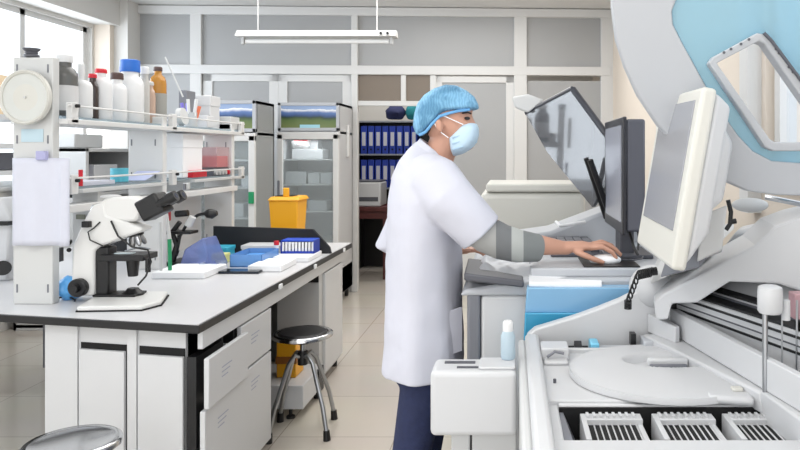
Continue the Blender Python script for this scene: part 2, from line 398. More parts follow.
t = thing('storage_rack', 'dark grey shelving rack at the left edge behind the reagent shelf', 'rack', (-3.4, 4.5, 0))
w = MB()
for z in (.6, 1.0, 1.35, 1.52, 1.7): w.box(-3.95, -3.15, 4.2, 4.8, z-.03, z)
obj('shelf', w, M_lgrey, t)
for xx in (-3.95, -3.19):
    for yy in (4.2, 4.76): obj('post', B(xx, xx+.04, yy, yy+.04, 0, 1.7), M_mgrey, t)
for k, z in enumerate((1.0, 1.352)):
    carton('document_tray', 'grey document tray on the left rack, %s level' % ('lower', 'upper')[k], -3.8, -3.2, 4.3, 4.7, z+.001, z+.11, M_dgrey, cat='tray')

# ------------------------------------------------------------- workbench
ZT = .82
def front_y(x): return 2.61-.21*(x+1.146)   # slanted near edge
wt = thing('lab_worktop', 'long grey laminate worktop with black edge carrying microscopes and trays', 'worktop', (-2, 3.8, .75))
w = MB().prism([(-1.172, front_y(-1.172)), (-1.148, 5.0), (-3.0, 5.0), (-3.0, front_y(-3.0)), (-1.3, front_y(-1.3))], ZT-.004, ZT, 'z'); obj('surface', w, M_top, wt)
w = MB().prism([(-1.168, front_y(-1.172)-.004), (-1.144, 5.004), (-3.0, 5.004), (-3.0, front_y(-3.0)-.004), (-1.3, front_y(-1.3)-.004)], ZT-.036, ZT-.004, 'z'); obj('edge_band', w, M_edge, wt, bevel=.003)
for yy in (3.44, 4.05, 4.75): obj('edge_clip', B(-1.147, -1.138, yy, yy+.035, ZT-.03, ZT-.008), M_foam, wt)
ZB = ZT-.036
def near_panel(name, x0, x1, z0, z1, off, m, parent, th=.018, bevel=0):
    y = lambda x: front_y(x)+.04-off
    return obj(name, MB().hexa([(x0, y(x0), z0), (x1, y(x1), z0), (x1, y(x1), z1), (x0, y(x0), z1)], [(x0, y(x0)+th, z0), (x1, y(x1)+th, z0), (x1, y(x1)+th, z1), (x0, y(x0)+th, z1)]), m, parent, bevel=bevel)
t = thing('bench_end', 'white bench end carcass with two inset doors beside the near chrome stool', 'bench base', (-1.55, 2.8, 0))
near_panel('backing', -1.86, -1.245, .02, ZB, 0, M_white, t)
near_panel('shadow_gap', -1.702, -1.498, .06, ZB-.07, .003, M_dark, t); near_panel('shadow_gap', -1.442, -1.246, .06, ZB-.07, .003, M_dark, t)
near_panel('door', -1.70, -1.50, .08, ZB-.094, .02, M_white, t, bevel=.002); near_panel('door', -1.44, -1.248, .08, ZB-.10, .02, M_white, t, bevel=.002)
near_panel('stile', -1.86, -1.712, .0, ZB, .012, M_white, t); near_panel('stile', -1.49, -1.45, .0, ZB, .012, M_white, t)
tag(obj('kneehole_board', B(-1.86, -1.84, 2.90, 4.88, 0, ZB-.001), M_lgrey), 'light grey inner panel along the kneehole under the long worktop', 'board')
def unit(label, y0, y1, outs, split):
    t = thing('base_cabinet', label, 'cabinet', (-1.4, (y0+y1)/2, 0))
    ya = max(y0, 2.89) if y0 < 2.8 else y0; w = MB(); w.box(-1.80, -1.20, ya, ya+.018, .06, ZB-.08); w.box(-1.80, -1.20, y1-.018, y1, .06, ZB-.08); w.box(-1.80, -1.20, ya, y1, .06, .08); w.box(-1.81, -1.79, ya, y1, .06, ZB-.08); w.box(-1.235, -1.2, y0+.03, ya, .06, ZB-.1); w.box(-1.7, -1.2, ya+.02, y1-.02, .48, .50)
    obj('carcass', w, M_black, t)
    obj('plinth', B(-1.75, -1.24, ya, y1, 0, .06), M_dgrey, t)
    zs = split
    for k, (za, zb) in enumerate(zs):
        o_ = outs[k]; d = obj('drawer' if k == 0 else 'lower_drawer', B(-1.195+o_, -1.175+o_, y0+.004, y1-.004, za, zb), M_white, t, bevel=.003)
        obj('drawer_box', MB().box(-1.7+o_, -1.196+o_, ya+.03, ya+.045, za+.03, zb-.04).box(-1.7+o_, -1.196+o_, y1-.045, y1-.03, za+.03, zb-.04).box(-1.7+o_, -1.196+o_, ya+.03, y1-.03, za+.03, za+.045), M_lgrey, d)
        for j in range(3): obj('label_mark', B(-1.1752+o_, -1.1742+o_, y0+.12, y0+.12+.10-.02*j, zb-.07-.018*j, zb-.066-.018*j), mat('faint_print', (165, 170, 188), .7), d)
    return t
unit('white bench cabinet with a pulled-out upper drawer at the near corner', 2.63, 3.03, (.035, .02), ((.495, .685), (.07, .485)))
unit('white bench cabinet with closed fronts next to the chrome stool', 3.035, 3.42, (0, 0), ((.505, .705), (.07, .495)))
tag(obj('bench_apron', B(-1.195, -1.175, 2.66, 4.9, ZB-.07, ZB-.001), M_white, bevel=.002), 'white apron rail running under the right edge of the grey worktop', 'rail')
t = thing('end_cabinet', 'light grey cabinet under the far end of the long worktop', 'cabinet', (-1.4, 4.6, 0))
obj('carcass', B(-1.45, -1.19, 4.32, 4.86, .05, ZB-.075), M_lgrey, t, bevel=.003); obj('side_door', B(-1.19, -1.172, 4.40, 4.84, .08, ZB-.08), M_white, t, bevel=.003)
obj('corner_bracket', B(-1.28, -1.192, 4.30, 4.318, ZB-.12, ZB-.01), M_dark, t); obj('foot', MB().cyl((-1.22, 4.36, 0), (-1.22, 4.36, .05), .02), M_black, t); obj('foot', MB().cyl((-1.22, 4.8, 0), (-1.22, 4.8, .05), .02), M_black, t)
obj('foot', MB().cyl((-1.42, 4.8, 0), (-1.42, 4.8, .05), .02), M_black, t)
tag(obj('modesty_panel', B(-1.83, -1.46, 4.9, 4.93, 0, ZB-.001), M_grey), 'grey panel closing the kneehole under the far end of the bench', 'panel')
t = thing('low_trolley', 'low white box base on black levelling feet under the bench behind the stool', 'trolley', (-1.25, 3.9, 0))
obj('body', B(-1.50, -1.14, 3.82, 4.22, .06, .19), M_white, t, bevel=.004)
for xx, yy in ((-1.22, 3.86), (-1.16, 4.18), (-1.46, 3.86), (-1.46, 4.18)): obj('foot', MB().lathe([(.024, 0), (.024, .012), (.01, .02), (.01, .06)], (xx, yy, 0), n=14), M_black, t)
obj('end_cap', B(-1.142, -1.13, 4.10, 4.2, .05, .19), M_black, t)
t = thing('waste_box', 'yellow waste box standing under the bench behind the stool legs', 'box', (-1.25, 4.0, .19))
obj('body', B(-1.33, -1.22, 3.95, 4.1, .191, .42), M_yellow, t, bevel=.006); obj('band', B(-1.333, -1.217, 3.946, 4.104, .27, .31), mat('brown_band', (150, 92, 30), .6), t)

# lab stools
def stool(label, x, y, h=.52, r=.155):
    t = thing('lab_stool', label, 'stool', (0, 0, 0), 'round chrome stools at the bench')
    obj('seat', MB().lathe([(r-.012, h-.028), (r, h-.022), (r, h-.008), (r-.01, h), (r-.025, h-.004), (r-.05, h-.009), (.02, h-.012), (.001, h-.012)], n=48), mat('seat_steel', (205, 207, 210), .16, metal=1), t, angle=60)
    if x > -1.3: obj('cushion', MB().lathe([(r-.03, h-.004), (r-.04, h+.004), (.02, h+.006), (.001, h+.006)], n=40), M_black, t)
    obj('seat_plate', MB().cyl((0, 0, h-.055), (0, 0, h-.028), .05), M_black, t)
    obj('spindle', MB().cyl((0, 0, h-.16), (0, 0, h-.05), .014), M_steel, t)
    obj('hub', MB().cyl((0, 0, h-.17), (0, 0, h-.10), .026), M_black, t)
    for k in range(4):
        a = R(-38+90*k); u = Vector((cos(a), sin(a), 0))
        pts = [u*.015+Vector((0, 0, h-.13)), u*.05+Vector((0, 0, h-.115)), u*.085+Vector((0, 0, h-.15)), u*.12+Vector((0, 0, h-.24)), u*.17+Vector((0, 0, .16)), u*.20+Vector((0, 0, .04))]
        lg = obj('leg', MB().tube(pts, .0115, 10), M_steel, t)
        obj('rubber_foot', MB().cyl(u*.203+Vector((0, 0, 0)), u*.199+Vector((0, 0, .05)), .019, .016, n=14), M_black, lg)
    t.location = (x, y, 0); return t
stool('chrome round lab stool with black seat pad beside the bench kneehole', -1.10, 3.68)
s0 = stool('chrome round lab stool at the bottom left in front of the bench end', -1.44, 2.29, .52, .147)

# black riser board on bench
tag(obj('screen_board', MB().prism([(-1.90, ZT), (-1.15, ZT), (-1.16, .86), (-1.265, .975), (-1.90, .995)], 4.45, 4.475, 'y'), M_blackmat, bevel=.002), 'black upright board across the far end of the worktop', 'board')
tag(obj('screen_board', B(-2.7, -2.13, 4.45, 4.475, ZT, 1.02), M_blackmat, bevel=.002), 'black upright board behind the goose-neck lamp, left of the far shelf post', 'board')

# ------------------------------------------------------------- reagent shelf
rs = thing('reagent_shelf', 'white two-tier reagent shelf with glass shelves standing on the worktop', 'shelf unit', (-2.02, 3.9, ZT))
ZU, ZL = 1.62, 1.31
for y, top in ((2.96, 1.865), (3.85, 1.66), (4.80, 1.66)):
    o = obj('post', MB().box(-2.11, -1.942 if y < 3 else -1.92, y, y+.045, ZT, top), mat('post_enamel', (203, 204, 203), .4) if y < 3 else M_frame, rs, bevel=.004)
    for z in (.87, 1.32, 1.5, 1.8):
        for xx in (-2.095, -1.965):
            if z < top-.03: obj('slot', B(xx, xx+.006, y-.002, y, z, z+.035), M_mgrey, o)
gl = mat('shelf_glass', (196, 212, 220), .1, alpha=.45)
obj('upper_shelf', B(-2.15, -1.93, 3.0, 4.98, ZU-.012, ZU), gl, rs)
obj('upper_tray', MB().box(-2.15, -1.90, 3.0, 4.98, ZU-.036, ZU-.0125), M_frame, rs, bevel=.003)
obj('lower_tray', MB().box(-2.15, -1.90, 3.1, 3.85, ZL-.028, ZL-.01).box(-2.15, -1.90, 4.2, 4.98, ZL-.028, ZL-.01), M_lgrey, rs, bevel=.003)
obj('lower_shelf', B(-2.15, -1.93, 3.1, 4.98, ZL-.0095, ZL), gl, rs)
obj('guard_rail', MB().cyl((-1.905, 3.0, ZU+.045), (-1.905, 4.98, ZU+.045), .005, n=10).cyl((-2.145, 3.0, ZU+.045), (-2.145, 4.98, ZU+.045), .005, n=10), M_frame, rs)
obj('guard_rail', MB().cyl((-1.905, 3.0, ZL+.04), (-1.905, 4.98, ZL+.04), .005, n=10), M_frame, rs)
for y in (3.02, 3.92, 4.92):
    obj('bracket', B(-1.925, -1.90, y, y+.05, ZU-.03, ZU+.06), M_frame, rs, bevel=.003); obj('bracket', B(-1.925, -1.90, y, y+.05, ZL-.03, ZL+.055), M_frame, rs, bevel=.003)
for y, z in ((3.05, ZU+.045), (3.05, ZL+.03), (3.96, ZL+.03)): obj('screw_cap', MB().cyl((-1.90, y, z), (-1.885, y, z), .008, n=12), M_black, rs)
obj('raceway', B(-2.00, -1.90, 2.99, 4.85, 1.20, 1.235), M_frame, rs, bevel=.004)
obj('back_board', B(-2.145, -2.13, 3.9, 4.8, .83, 1.2), M_white, rs)
# round dial hung on near post
t = thing('wall_dial', 'round cream dial with raised rim hung on the near shelf post', 'dial', P(27, 98, 2.93))
c = P(27, 97.5, 2.93); rx = .106
MR = Matrix.Rotation(R(90), 3, 'X')
obj('rim', MB().lathe([(rx*.86, .0), (rx, .0), (rx, .018), (rx*.95, .024), (rx*.88, .018), (rx*.86, .01)], c, n=48, M=MR, sy=1.08), M_plastic2, t)
obj('face', MB().lathe([(rx*.87, .0), (rx*.87, .012), (rx*.3, .009), (.001, .009)], c, n=40, M=MR, sy=1.08), mat('dial_face', (205, 207, 203), .35), t)
obj('pin', MB().cyl(c+Vector((0, -.009, 0)), c+Vector((0, -.016, 0)), .005, n=10), M_lgrey, t)
tag(obj('spring_plug', MB().lathe([(.03, 0), (.03, .008), (.022, .012), (.025, .018), (.022, .022), (.03, .028), (.034, .036), (.02, .036)], P(31.5, 57, 2.98), n=20), M_dgrey), 'dark ribbed plug on top of the near shelf post', 'plug')
a, c = P(20, 142, 2.95), P(42, 129, 2.95); tag(obj('note', B(a.x, c.x, 2.957, 2.959, a.z, c.z), mat('pale_blue_label', (186, 208, 218), .7)), 'pale blue label stuck under the dial on the near post', 'label')
a, c = P(11, 246, 2.93), P(70, 158, 2.93)
mb = MB(); NX, NZ = 14, 14
grid = [[mb.b.verts.new((a.x+(c.x-a.x)*i/NX, 2.94+.006*sin(i*.9)*(1-j/NZ)+(-.012 if i > 11 else 0), a.z+(c.z-a.z)*j/NZ)) for i in range(NX+1)] for j in range(NZ+1)]
for j in range(NZ):
    for i in range(NX): mb.b.faces.new((grid[j][i], grid[j][i+1], grid[j+1][i+1], grid[j+1][i]))
ps = obj('paper_sheets', mb, M_paper); md = ps.modifiers.new('s', 'SOLIDIFY'); md.thickness = .002
tag(ps, 'white paper sheets clipped to the near post below the dial', 'papers')
a, c = P(35, 160, 2.92), P(45, 151, 2.92); tag(obj('clip', B(a.x, c.x, 2.922, 2.945, a.z, c.z), mat('lilac_plastic', (168, 168, 205), .5), bevel=.003), 'small lilac clip holding the papers on the near post', 'clip')

# bottles on the top shelf (lathe profile per kind)
def bottle(kind, label, px, topy, r, body, cap, capm, neck=.5, lab=None, X=-2.0, z=ZU, sq=1):
    d = -X*700/(512-px); h = (H+(CY-topy)*d/700)-z; c = (X, d, z+.001)
    t = thing('bottle', label, 'bottle', c, 'reagent bottles on the upper shelf')
    nr = r*neck; ch_ = cap
    sh = h-ch_-.02
    obj('body', MB().lathe([(r*.92, 0), (r, .008), (r, sh*.80), (r*.96, sh*.87), (r*.8, sh*.95), (nr, sh), (nr, h-ch_)], c, n=28), body, t, angle=50)
    obj('cap', MB().lathe([(nr*1.15, h-ch_), (nr*1.2, h-ch_+.004), (nr*1.15, h-.004), (nr*.9, h)], c, n=24), capm, t)
    if lab: obj('label_wrap', MB().lathe([(r+.0012, sh*.12), (r+.0012, sh*.62)], c, n=28), lab, t)
    return t
M_bot = mat('white_bottle', (224, 225, 226), .35); M_amber = mat('amber_glass', (196, 140, 60), .12, alpha=.75)
M_paperlab = mat('bottle_label', (206, 206, 206), .6); M_dbrown = mat('brown_cap', (82, 62, 58), .5)
bottle('a', 'dark-shouldered bottle with white screw cap and grey label nearest the dial', 64, 55, .055, mat('smoked_bottle', (96, 96, 94), .25), .035, M_bot, .55, M_paperlab)
bottle('b', 'white wash bottle with pointed white nozzle, second along the upper shelf', 81, 64, .048, M_bot, .055, M_bot, .28)
bottle('c', 'small dark brown bottle with red cap between the white bottles', 92.5, 74, .026, mat('brown_glass', (60, 50, 48), .2), .02, M_red, .6)
bottle('d', 'white bottle with bright red cap on the upper shelf', 101, 69, .050, M_bot, .022, M_red, .45)
bottle('e', 'white bottle with dark brown cap on the upper shelf', 117, 73, .046, M_bot, .035, M_dbrown, .55)
bottle('f', 'big white bottle with wide blue cap, tallest on the upper shelf', 130, 60, .066, M_bot, .065, M_blue, .62)
bottle('g', 'slim clear bottle with white cap right of the blue-capped one', 144.5, 67, .026, mat('clear_bottle', (212, 210, 206), .2, alpha=.7), .04, M_bot, .75)
bottle('h', 'pinkish glass bottle between the clear and the amber bottle', 150, 82, .028, mat('pink_glass', (205, 178, 160), .15, alpha=.75), .02, M_lgrey, .6)
bottle('i', 'amber glass bottle with black cap and grey label', 158, 67, .044, M_amber, .025, M_dbrown, .45, mat('grey_label', (150, 150, 145), .6))
t = tag(obj('tape_roll', MB().lathe([(.03, 0), (.052, 0), (.052, .03), (.03, .03)], (-1.99, 4.19, ZU+.055), n=28, M=Matrix.Rotation(R(80), 3, 'Y')), M_lgrey), 'round grey-white tape roll on edge right of the amber bottle', 'tape roll')
t = thing('pen_cup', 'clear cup of orange and violet marker pens on the upper shelf', 'cup', (-2.0, 4.36, ZU)); c = (-2.0, 4.36, ZU+.001)
obj('cup', MB().lathe([(.038, 0), (.045, .09), (.042, .09), (.036, .005)], c), mat('clear_cup', (225, 228, 230), .2, alpha=.6), t)
for k in range(6):
    a = k*2.4; q = Vector(c)+Vector((cos(a)*.022, sin(a)*.022, .01)); e = Vector(c)+Vector((cos(a)*.055, sin(a)*.05, .13+.02*(k % 3)))
    tag(obj('marker_pen', MB().cyl(q, e, .010, n=10), [mat('orange_pen', (226, 124, 88), .4), mat('violet_pen', (120, 110, 200), .4), M_bot][k % 3]), ('orange marker pen, nearest in the clear cup', 'violet marker pen leaning left in the clear cup', 'white marker pen standing in the clear cup', 'tall orange marker pen leaning away at the back of the clear cup', 'violet marker pen at the right side of the clear cup', 'tall white marker pen leaning out of the clear cup')[k], 'pen', 'marker pens in the cup')
tag(obj('glass_rod', MB().tube([P(183, 97, 4.3), P(165, 57, 4.25)], .005), M_lgrey), 'thin grey stirring rod leaning up from the upper shelf', 'rod')
def pcarton(name, label, x0, x1, y1, y0, d, dep, m=None, lid=False, cat='box'):
    a = pxbox(x0, x1, y0, y1, d, dep); return carton(name, label, *a, m, None, lid, cat)
carton('carton', 'white upright carton at the right end of the upper shelf', -2.10, -1.99, 4.62, 4.78, ZU+.002, 1.84, lid=True)
carton('carton', 'low clear-topped white box at the far end of the upper shelf', -2.06, -1.93, 4.8, 4.96, ZU+.002, 1.71, M_lgrey)
carton('carton', 'grey box behind the pen cup on the upper shelf', -2.12, -2.07, 4.45, 4.58, ZU+.002, 1.86, M_mgrey)
carton('carton', 'small white box right of the pen cup on the upper shelf', -2.03, -1.95, 4.48, 4.58, ZU+.002, 1.70)
# lower shelf items
tag(obj('tape_roll', MB().lathe([(.02, 0), (.042, 0), (.042, .07), (.02, .07)], (-2.03, 3.62, ZL+.002), n=28), mat('teal_tape', (90, 185, 205), .45)), 'teal roll of tape on the lower glass shelf', 'tape roll')
tag(obj('paper_stack', B(-2.09, -1.94, 3.15, 3.42, ZL+.001, ZL+.02), M_paper), 'stack of papers on the lower glass shelf near the dial', 'papers')
mb = MB().hexa([(-2.05, 3.68, ZL+.004), (-1.94, 3.70, ZL+.004), (-1.93, 3.84, ZL+.05), (-2.05, 3.83, ZL+.05)], [(-2.05, 3.68, ZL+.006), (-1.94, 3.70, ZL+.006), (-1.93, 3.84, ZL+.052), (-2.05, 3.83, ZL+.052)])
tag(obj('leaflet', mb, mat('lilac_paper', (190, 196, 226), .7)), 'folded lilac leaflet beside the teal tape roll', 'leaflet')
tag(obj('marker_pen', MB().cyl((-1.935, 3.14, ZL+.002), (-1.935, 3.14, ZL+.075), .009), M_red), 'red marker standing on the lower glass shelf', 'pen')
carton('carton', 'white square box on the lower shelf behind the middle post', -2.10, -1.95, 4.15, 4.42, ZL+.002, 1.575, M_foam, lid=True)
carton('tip_box', 'clear box of red pipette tips on the lower shelf', -2.07, -1.94, 4.60, 4.84, ZL+.052, 1.50, mat('clear_red_box', (232, 210, 212), .2, alpha=.3))
carton('tip_tray', 'red tray inside the clear tip box on the lower shelf', -2.06, -1.95, 4.62, 4.82, ZL+.055, 1.44, M_red, cat='tray')
t = thing('vial_rack', 'dark vial rack with red end below the clear tip box', 'rack', (-2.0, 4.72, ZL))
obj('body', B(-2.07, -1.94, 4.54, 4.88, ZL+.001, ZL+.05), M_dgrey, t)
for k in range(6): obj('vial', MB().cyl((-1.945, 4.57+.05*k, ZL+.02), (-1.925, 4.57+.05*k, ZL+.02), .014, n=12), M_lgrey if k < 4 else M_red, t)
carton('box', 'small red box at the near end of the far lower shelf', -1.97, -1.925, 4.22, 4.42, ZL+.001, ZL+.045, M_red)
tag(obj('label_strip', B(-2.127, -2.124, 4.33, 4.36, 1.04, 1.20), M_red), 'red label on the white board beside the goose-neck lamp', 'label')

# ------------------------------------------------------------- microscope
def microscope():
    t = thing('microscope', 'white laboratory microscope with black stage and tilted black eyepieces', 'microscope', (-1.75, 3.05, ZT))
    d = 3.05; yc = d; q = lambda px, py: (P(px, py, d).x, P(px, py, d).z)
    mw = mat('microscope_white', (222, 222, 220), .35)
    z = ZT
    obj('base', MB().prism([(-1.75, yc-.235), (-1.50, yc-.215), (-1.47, yc-.12), (-1.54, yc+.08), (-1.84, yc+.10)], z+.001, z+.022, 'z'), mw, t, bevel=.006)
    obj('base_edge', MB().prism([(-1.753, yc-.239), (-1.496, yc-.219), (-1.465, yc-.12), (-1.535, yc+.085), (-1.865, yc+.105)], z, z+.006, 'z'), M_dark, t)
    arm = [q(77, 294), q(79, 244), q(84, 232), q(92, 215), q(98, 205), q(110, 200), q(112, 214), q(148, 227), q(146, 231), q(106, 245), q(100, 250), q(100, 294)]
    obj('arm', MB().prism(arm, yc-.045, yc+.045, 'y'), mw, t, bevel=.012)
    head = [q(104, 203), q(110, 197), q(136, 196), q(145, 201), q(145, 213), q(140, 221), q(112, 221), q(106, 214)]
    obj('head', MB().prism(head, yc-.04, yc+.04, 'y'), mw, t, bevel=.012)
    obj('top_cap', MB().lathe([(.02, 0), (.04, .006), (.04, .014), (.03, .018)], Vector((q(111, 198)[0], yc, q(111, 199)[1]))), M_lgrey, t)
    a, e = P(143, 211, d), P(163, 203, d)
    M = Matrix.Rotation(R(22), 3, 'Y')
    hb = MB().box(-.05, .055, -.05, .05, -.045, .048); hb.xf(Matrix.Translation(P(154, 207, d)) @ Matrix.Rotation(R(-28), 4, 'Y'))
    bh = obj('binocular_head', hb, M_black, t, bevel=.01)
    for s in (-1, 1):
        p0 = P(162, 204, d)+Vector((0, s*.034, 0)); p1 = P(180, 195, d)+Vector((0, s*.034, 0)); mid = p0.lerp(p1, .55)
        obj('eyepiece', MB().tube([p0, mid, mid.lerp(p1, .02), p1], [.020, .020, .026, .024], 18), M_black, bh)
        obj('lens', MB().cyl(p1, p1+(p1-p0)*.01, .012, n=16), mat('lens_glass', (70, 75, 90), .05), bh)
    obj('stage', MB().box(q(106, 0)[0], q(151, 0)[0], yc-.065, yc+.06, q(0, 259)[1], q(0, 253)[1]), M_black, t, bevel=.003)
    obj('stage_clip', MB().tube([P(125, 251, d-.02), P(140, 247, d-.03), P(150, 249, d-.05)], .003), M_steel, t)
    obj('slide', B(q(118, 0)[0], q(136, 0)[0], yc-.03, yc+.0, q(0, 253)[1], q(0, 252)[1]), mat('slide_glass', (200, 215, 220), .1), t)
    obj('stage_bracket', MB().box(q(100, 0)[0], q(113, 0)[0], yc-.035, yc+.035, q(0, 294)[1], q(0, 246)[1]), M_black, t, bevel=.008)
    obj('condenser', MB().cyl(P(133, 259, d), P(133, 276, d), .028, .02), M_black, t)
    obj('light_housing', MB().lathe([(.045, 0), (.045, .01), (.03, .02), (.022, .03)], Vector((q(133, 0)[0], yc, z+.022))), M_black, t)
    obj('lower_frame', MB().box(q(99, 0)[0], q(141, 0)[0], yc-.05, yc+.05, z+.022, z+.032), M_black, t, bevel=.003)
    nose = P(135, 234, d)
    obj('nosepiece', MB().lathe([(.012, -.012), (.034, -.008), (.036, .004), (.025, .014)], nose, M=Matrix.Rotation(R(-12), 3, 'Y')), M_black, t)
    for k, (dx, dy) in enumerate(((-.006, 0), (.022, .018), (.024, -.02), (-.024, .02))):
        p0 = nose+Vector((dx*.7, dy*.7, -.008)); p1 = nose+Vector((dx*1.5, dy*1.5, -.06 if k == 0 else -.045))
        obj('objective', MB().tube([p0, p0.lerp(p1, .6), p1], [.012, .012, .006], 14), M_steel, t)
    k0 = P(87, 285, d)
    obj('focus_knob', MB().lathe([(.030, 0), (.039, .004), (.039, .028), (.034, .033)], k0+Vector((0, -.045, 0)), M=Matrix.Rotation(R(90), 3, 'X')), M_black, t)
    obj('fine_knob', MB().cyl(k0+Vector((0, -.078, 0)), k0+Vector((0, -.10, 0)), .018), M_black, t)
    obj('stage_knob', MB().cyl(P(148, 258, d-.05), P(148, 272, d-.05), .011), M_black, t)
    pts = [P(111, 221, d-.05), P(118, 236, d-.06), P(132, 247, d-.07), P(148, 250, d-.07), P(151, 262, d-.07), P(146, 276, d-.07), P(138, 285, d-.05)]
    obj('cable', MB().tube(pts, .004), M_black, t)
    obj('cable', MB().tube([P(103, 246, d-.05), P(90, 240, d-.06), P(88, 232, d-.06), P(94, 228, d-.055), P(100, 222, d-.05)], .003), M_black, t)
    obj('lamp_cover', MB().tube([P(92, 213, d-.03), P(94, 207, d-.03), P(101, 207, d-.03), P(105, 213, d-.03)], .011, 12), M_chrome, t)
    obj('plug', MB().box(q(91, 0)[0], q(98, 0)[0], yc-.07, yc-.04, q(0, 226)[1], q(0, 220)[1]), M_black, t, bevel=.003)
microscope()
# second instrument at left edge
t = thing('microscope', 'white microscope with black focus knob, cut off at the left edge of the bench', 'microscope', (-2.65, 3.55, ZT))
obj('body', MB().prism([(P(-30, 0, 3.5).x, ZT), (P(8, 0, 3.5).x, ZT), (P(8, 0, 3.5).x, 1.0), (P(11, 0, 3.5).x, 1.14), (P(0, 0, 3.5).x, 1.24), (P(-30, 0, 3.5).x, 1.2)], 3.5, 3.6, 'y'), M_plastic, t, bevel=.01)
obj('focus_knob', MB().cyl(P(3, 268, 3.5), P(3, 268, 3.44), .036), M_black, t)
obj('stage', B(-2.60, -2.5, 3.47, 3.6, 1.10, 1.12), M_black, t)
# power strip and things between near post and microscope
pcarton('transformer', 'pale grey wall box with small display behind the microscope arm', 72, 98, 283, 188, 3.25, .05, M_lgrey, cat='box')
a = P(80.5, 217, 3.245); tag(obj('display', B(a.x-.02, a.x+.02, 3.243, 3.249, a.z-.01, a.z+.012), mat('lcd', (120, 124, 112), .3)), 'small grey display on the wall box behind the microscope', 'display')
tag(obj('power_outlet', MB().box(P(57, 0, 3.05).x, P(64, 0, 3.05).x, 3.02, 3.05, P(0, 261, 3.05).z, P(0, 247, 3.05).z), M_black, bevel=.003), 'black socket fixed beside the near shelf post', 'socket')
for py in (243, 250): tag(obj('knob', MB().cyl(P(69, py, 3.2), P(69, py, 3.17), .010), M_black), 'small black knob on the wall box, %s of two' % ('upper' if py < 245 else 'lower'), 'knob')
mb = MB().ell((0, 0, 0), .045, .06, .055, n=24, m=14)
for v in mb.b.verts: v.co *= 1+.25*noise.noise(v.co*30); v.co.z = max(v.co.z, -.045); v.co += Vector((-1.94, 3.075, ZT+.046))
tag(obj('plastic_bag', mb, mat('sky_bag', (90, 165, 225), .3, bump=.4, bscale=40)), 'sky blue plastic bag between the near post and the microscope', 'bag')
tag(obj('cable', MB().tube([P(57+9*cos(a/3.)*1.1+8, 301+4*sin(a/3.), 3.02-.02*sin(a/3.)) for a in range(0, 36)], .004), M_black), 'black cable coiled in front of the blue bag', 'cable')
# ------------------------------------------------------------- items on worktop
t = thing('pipette_stand', 'white foam block holding two thin pipettes right of the microscope', 'stand', (-1.6, 3.65, ZT))
obj('base', B(-1.83, -1.56, 3.55, 3.83, ZT+.001, ZT+.035), M_foam, t, bevel=.004)
tag(obj('pipette', MB().tube([P(161, 272, 3.6), P(160, 222, 3.6)], .007), M_lgrey), 'white thin pipette stood in the foam block', 'pipette')
t = thing('pipette', 'pipette with green lower half stood in the foam block', 'pipette', P(170, 270, 3.6))
obj('shaft', MB().tube([P(170, 270, 3.6), P(169.5, 239, 3.6)], .010), M_green, t); obj('grip', MB().tube([P(169.5, 239, 3.6), P(167, 214, 3.6)], [.010, .006]), M_lgrey, t)
tag(obj('desk_lamp', MB().tube([P(178, 250, 4.0), P(176, 256, 4.0), P(180, 236, 4.0), P(188, 222, 4.0), P(198, 215, 4.0), P(206, 213, 4.0)], .009).tube([P(205, 213, 4.0), P(208, 213.5, 4.0), P(212, 214, 4.0), P(217, 213, 4.0)], [.014, .026, .028, .014], 14), M_black), 'black goose-neck lamp bending right behind the microscope', 'lamp')
t = thing('microscope', 'small black bench microscope behind the foam block with grey tube', 'microscope', (-1.93, 3.98, ZT))
obj('base', B(-1.97, -1.86, 3.95, 4.15, ZT, ZT+.02), M_black, t, bevel=.003)
obj('arm', MB().tube([P(172, 262, 4.0), P(177, 245, 4.0), P(172, 232, 4.0), P(180, 222, 4.0)], [.02, .016, .014, .014]), M_black, t)
obj('stage', B(-1.97, -1.82, 3.96, 4.06, 1.0, 1.015), M_black, t)
obj('tube', MB().cyl(P(188, 226, 3.95), P(193, 217, 3.95), .02), M_lgrey, t)
obj('tube', MB().cyl(P(176, 214, 3.95), P(188, 213, 3.95), .018), M_black, t)
M_cb = mat('blue_translucent', (130, 180, 230), .2, alpha=.6); M_pb = mat('periwinkle_plastic', (150, 166, 222), .3, alpha=.4, bump=.3, bscale=30)
mb = MB().hexa([(-1.86, 3.9, ZT+.001), (-1.66, 3.86, ZT+.001), (-1.64, 4.06, ZT+.001), (-1.85, 4.08, ZT+.001)], [(-1.84, 3.93, ZT+.10), (-1.72, 3.9, ZT+.17), (-1.70, 4.03, ZT+.17), (-1.83, 4.05, ZT+.10)])
tag(obj('plastic_bag', mb, M_pb, bevel=.012), 'periwinkle blue translucent plastic bag left of the blue tray', 'bag')
carton('tip_box', 'teal box at the back behind the blue tray', -1.90, -1.72, 4.22, 4.36, ZT+.001, ZT+.07, mat('teal_box', (60, 175, 205), .4), lid=True)
carton('tip_box', 'small pale yellow box left of the blue tray', -1.74, -1.66, 4.05, 4.13, ZT+.001, ZT+.055, mat('pale_yellow', (215, 215, 140), .5))
def opentray(label, x0, x1, y0, y1, h, m, m2=None):
    t = thing('tray', label, 'tray', ((x0+x1)/2, (y0+y1)/2, ZT)); k = .004
    w = MB(); w.box(x0, x1, y0, y1, ZT+.001, ZT+.006); w.box(x0, x0+k, y0, y1, ZT, ZT+h); w.box(x1-k, x1, y0, y1, ZT, ZT+h); w.box(x0, x1, y0, y0+k, ZT, ZT+h); w.box(x0, x1, y1-k, y1, ZT, ZT+h)
    obj('walls', w, m, t)
    if m2: obj('insert', B(x0+.01, x1-.01, y0+.01, y1-.01, ZT+.007, ZT+h*.6), m2, t, bevel=.004)
    return t
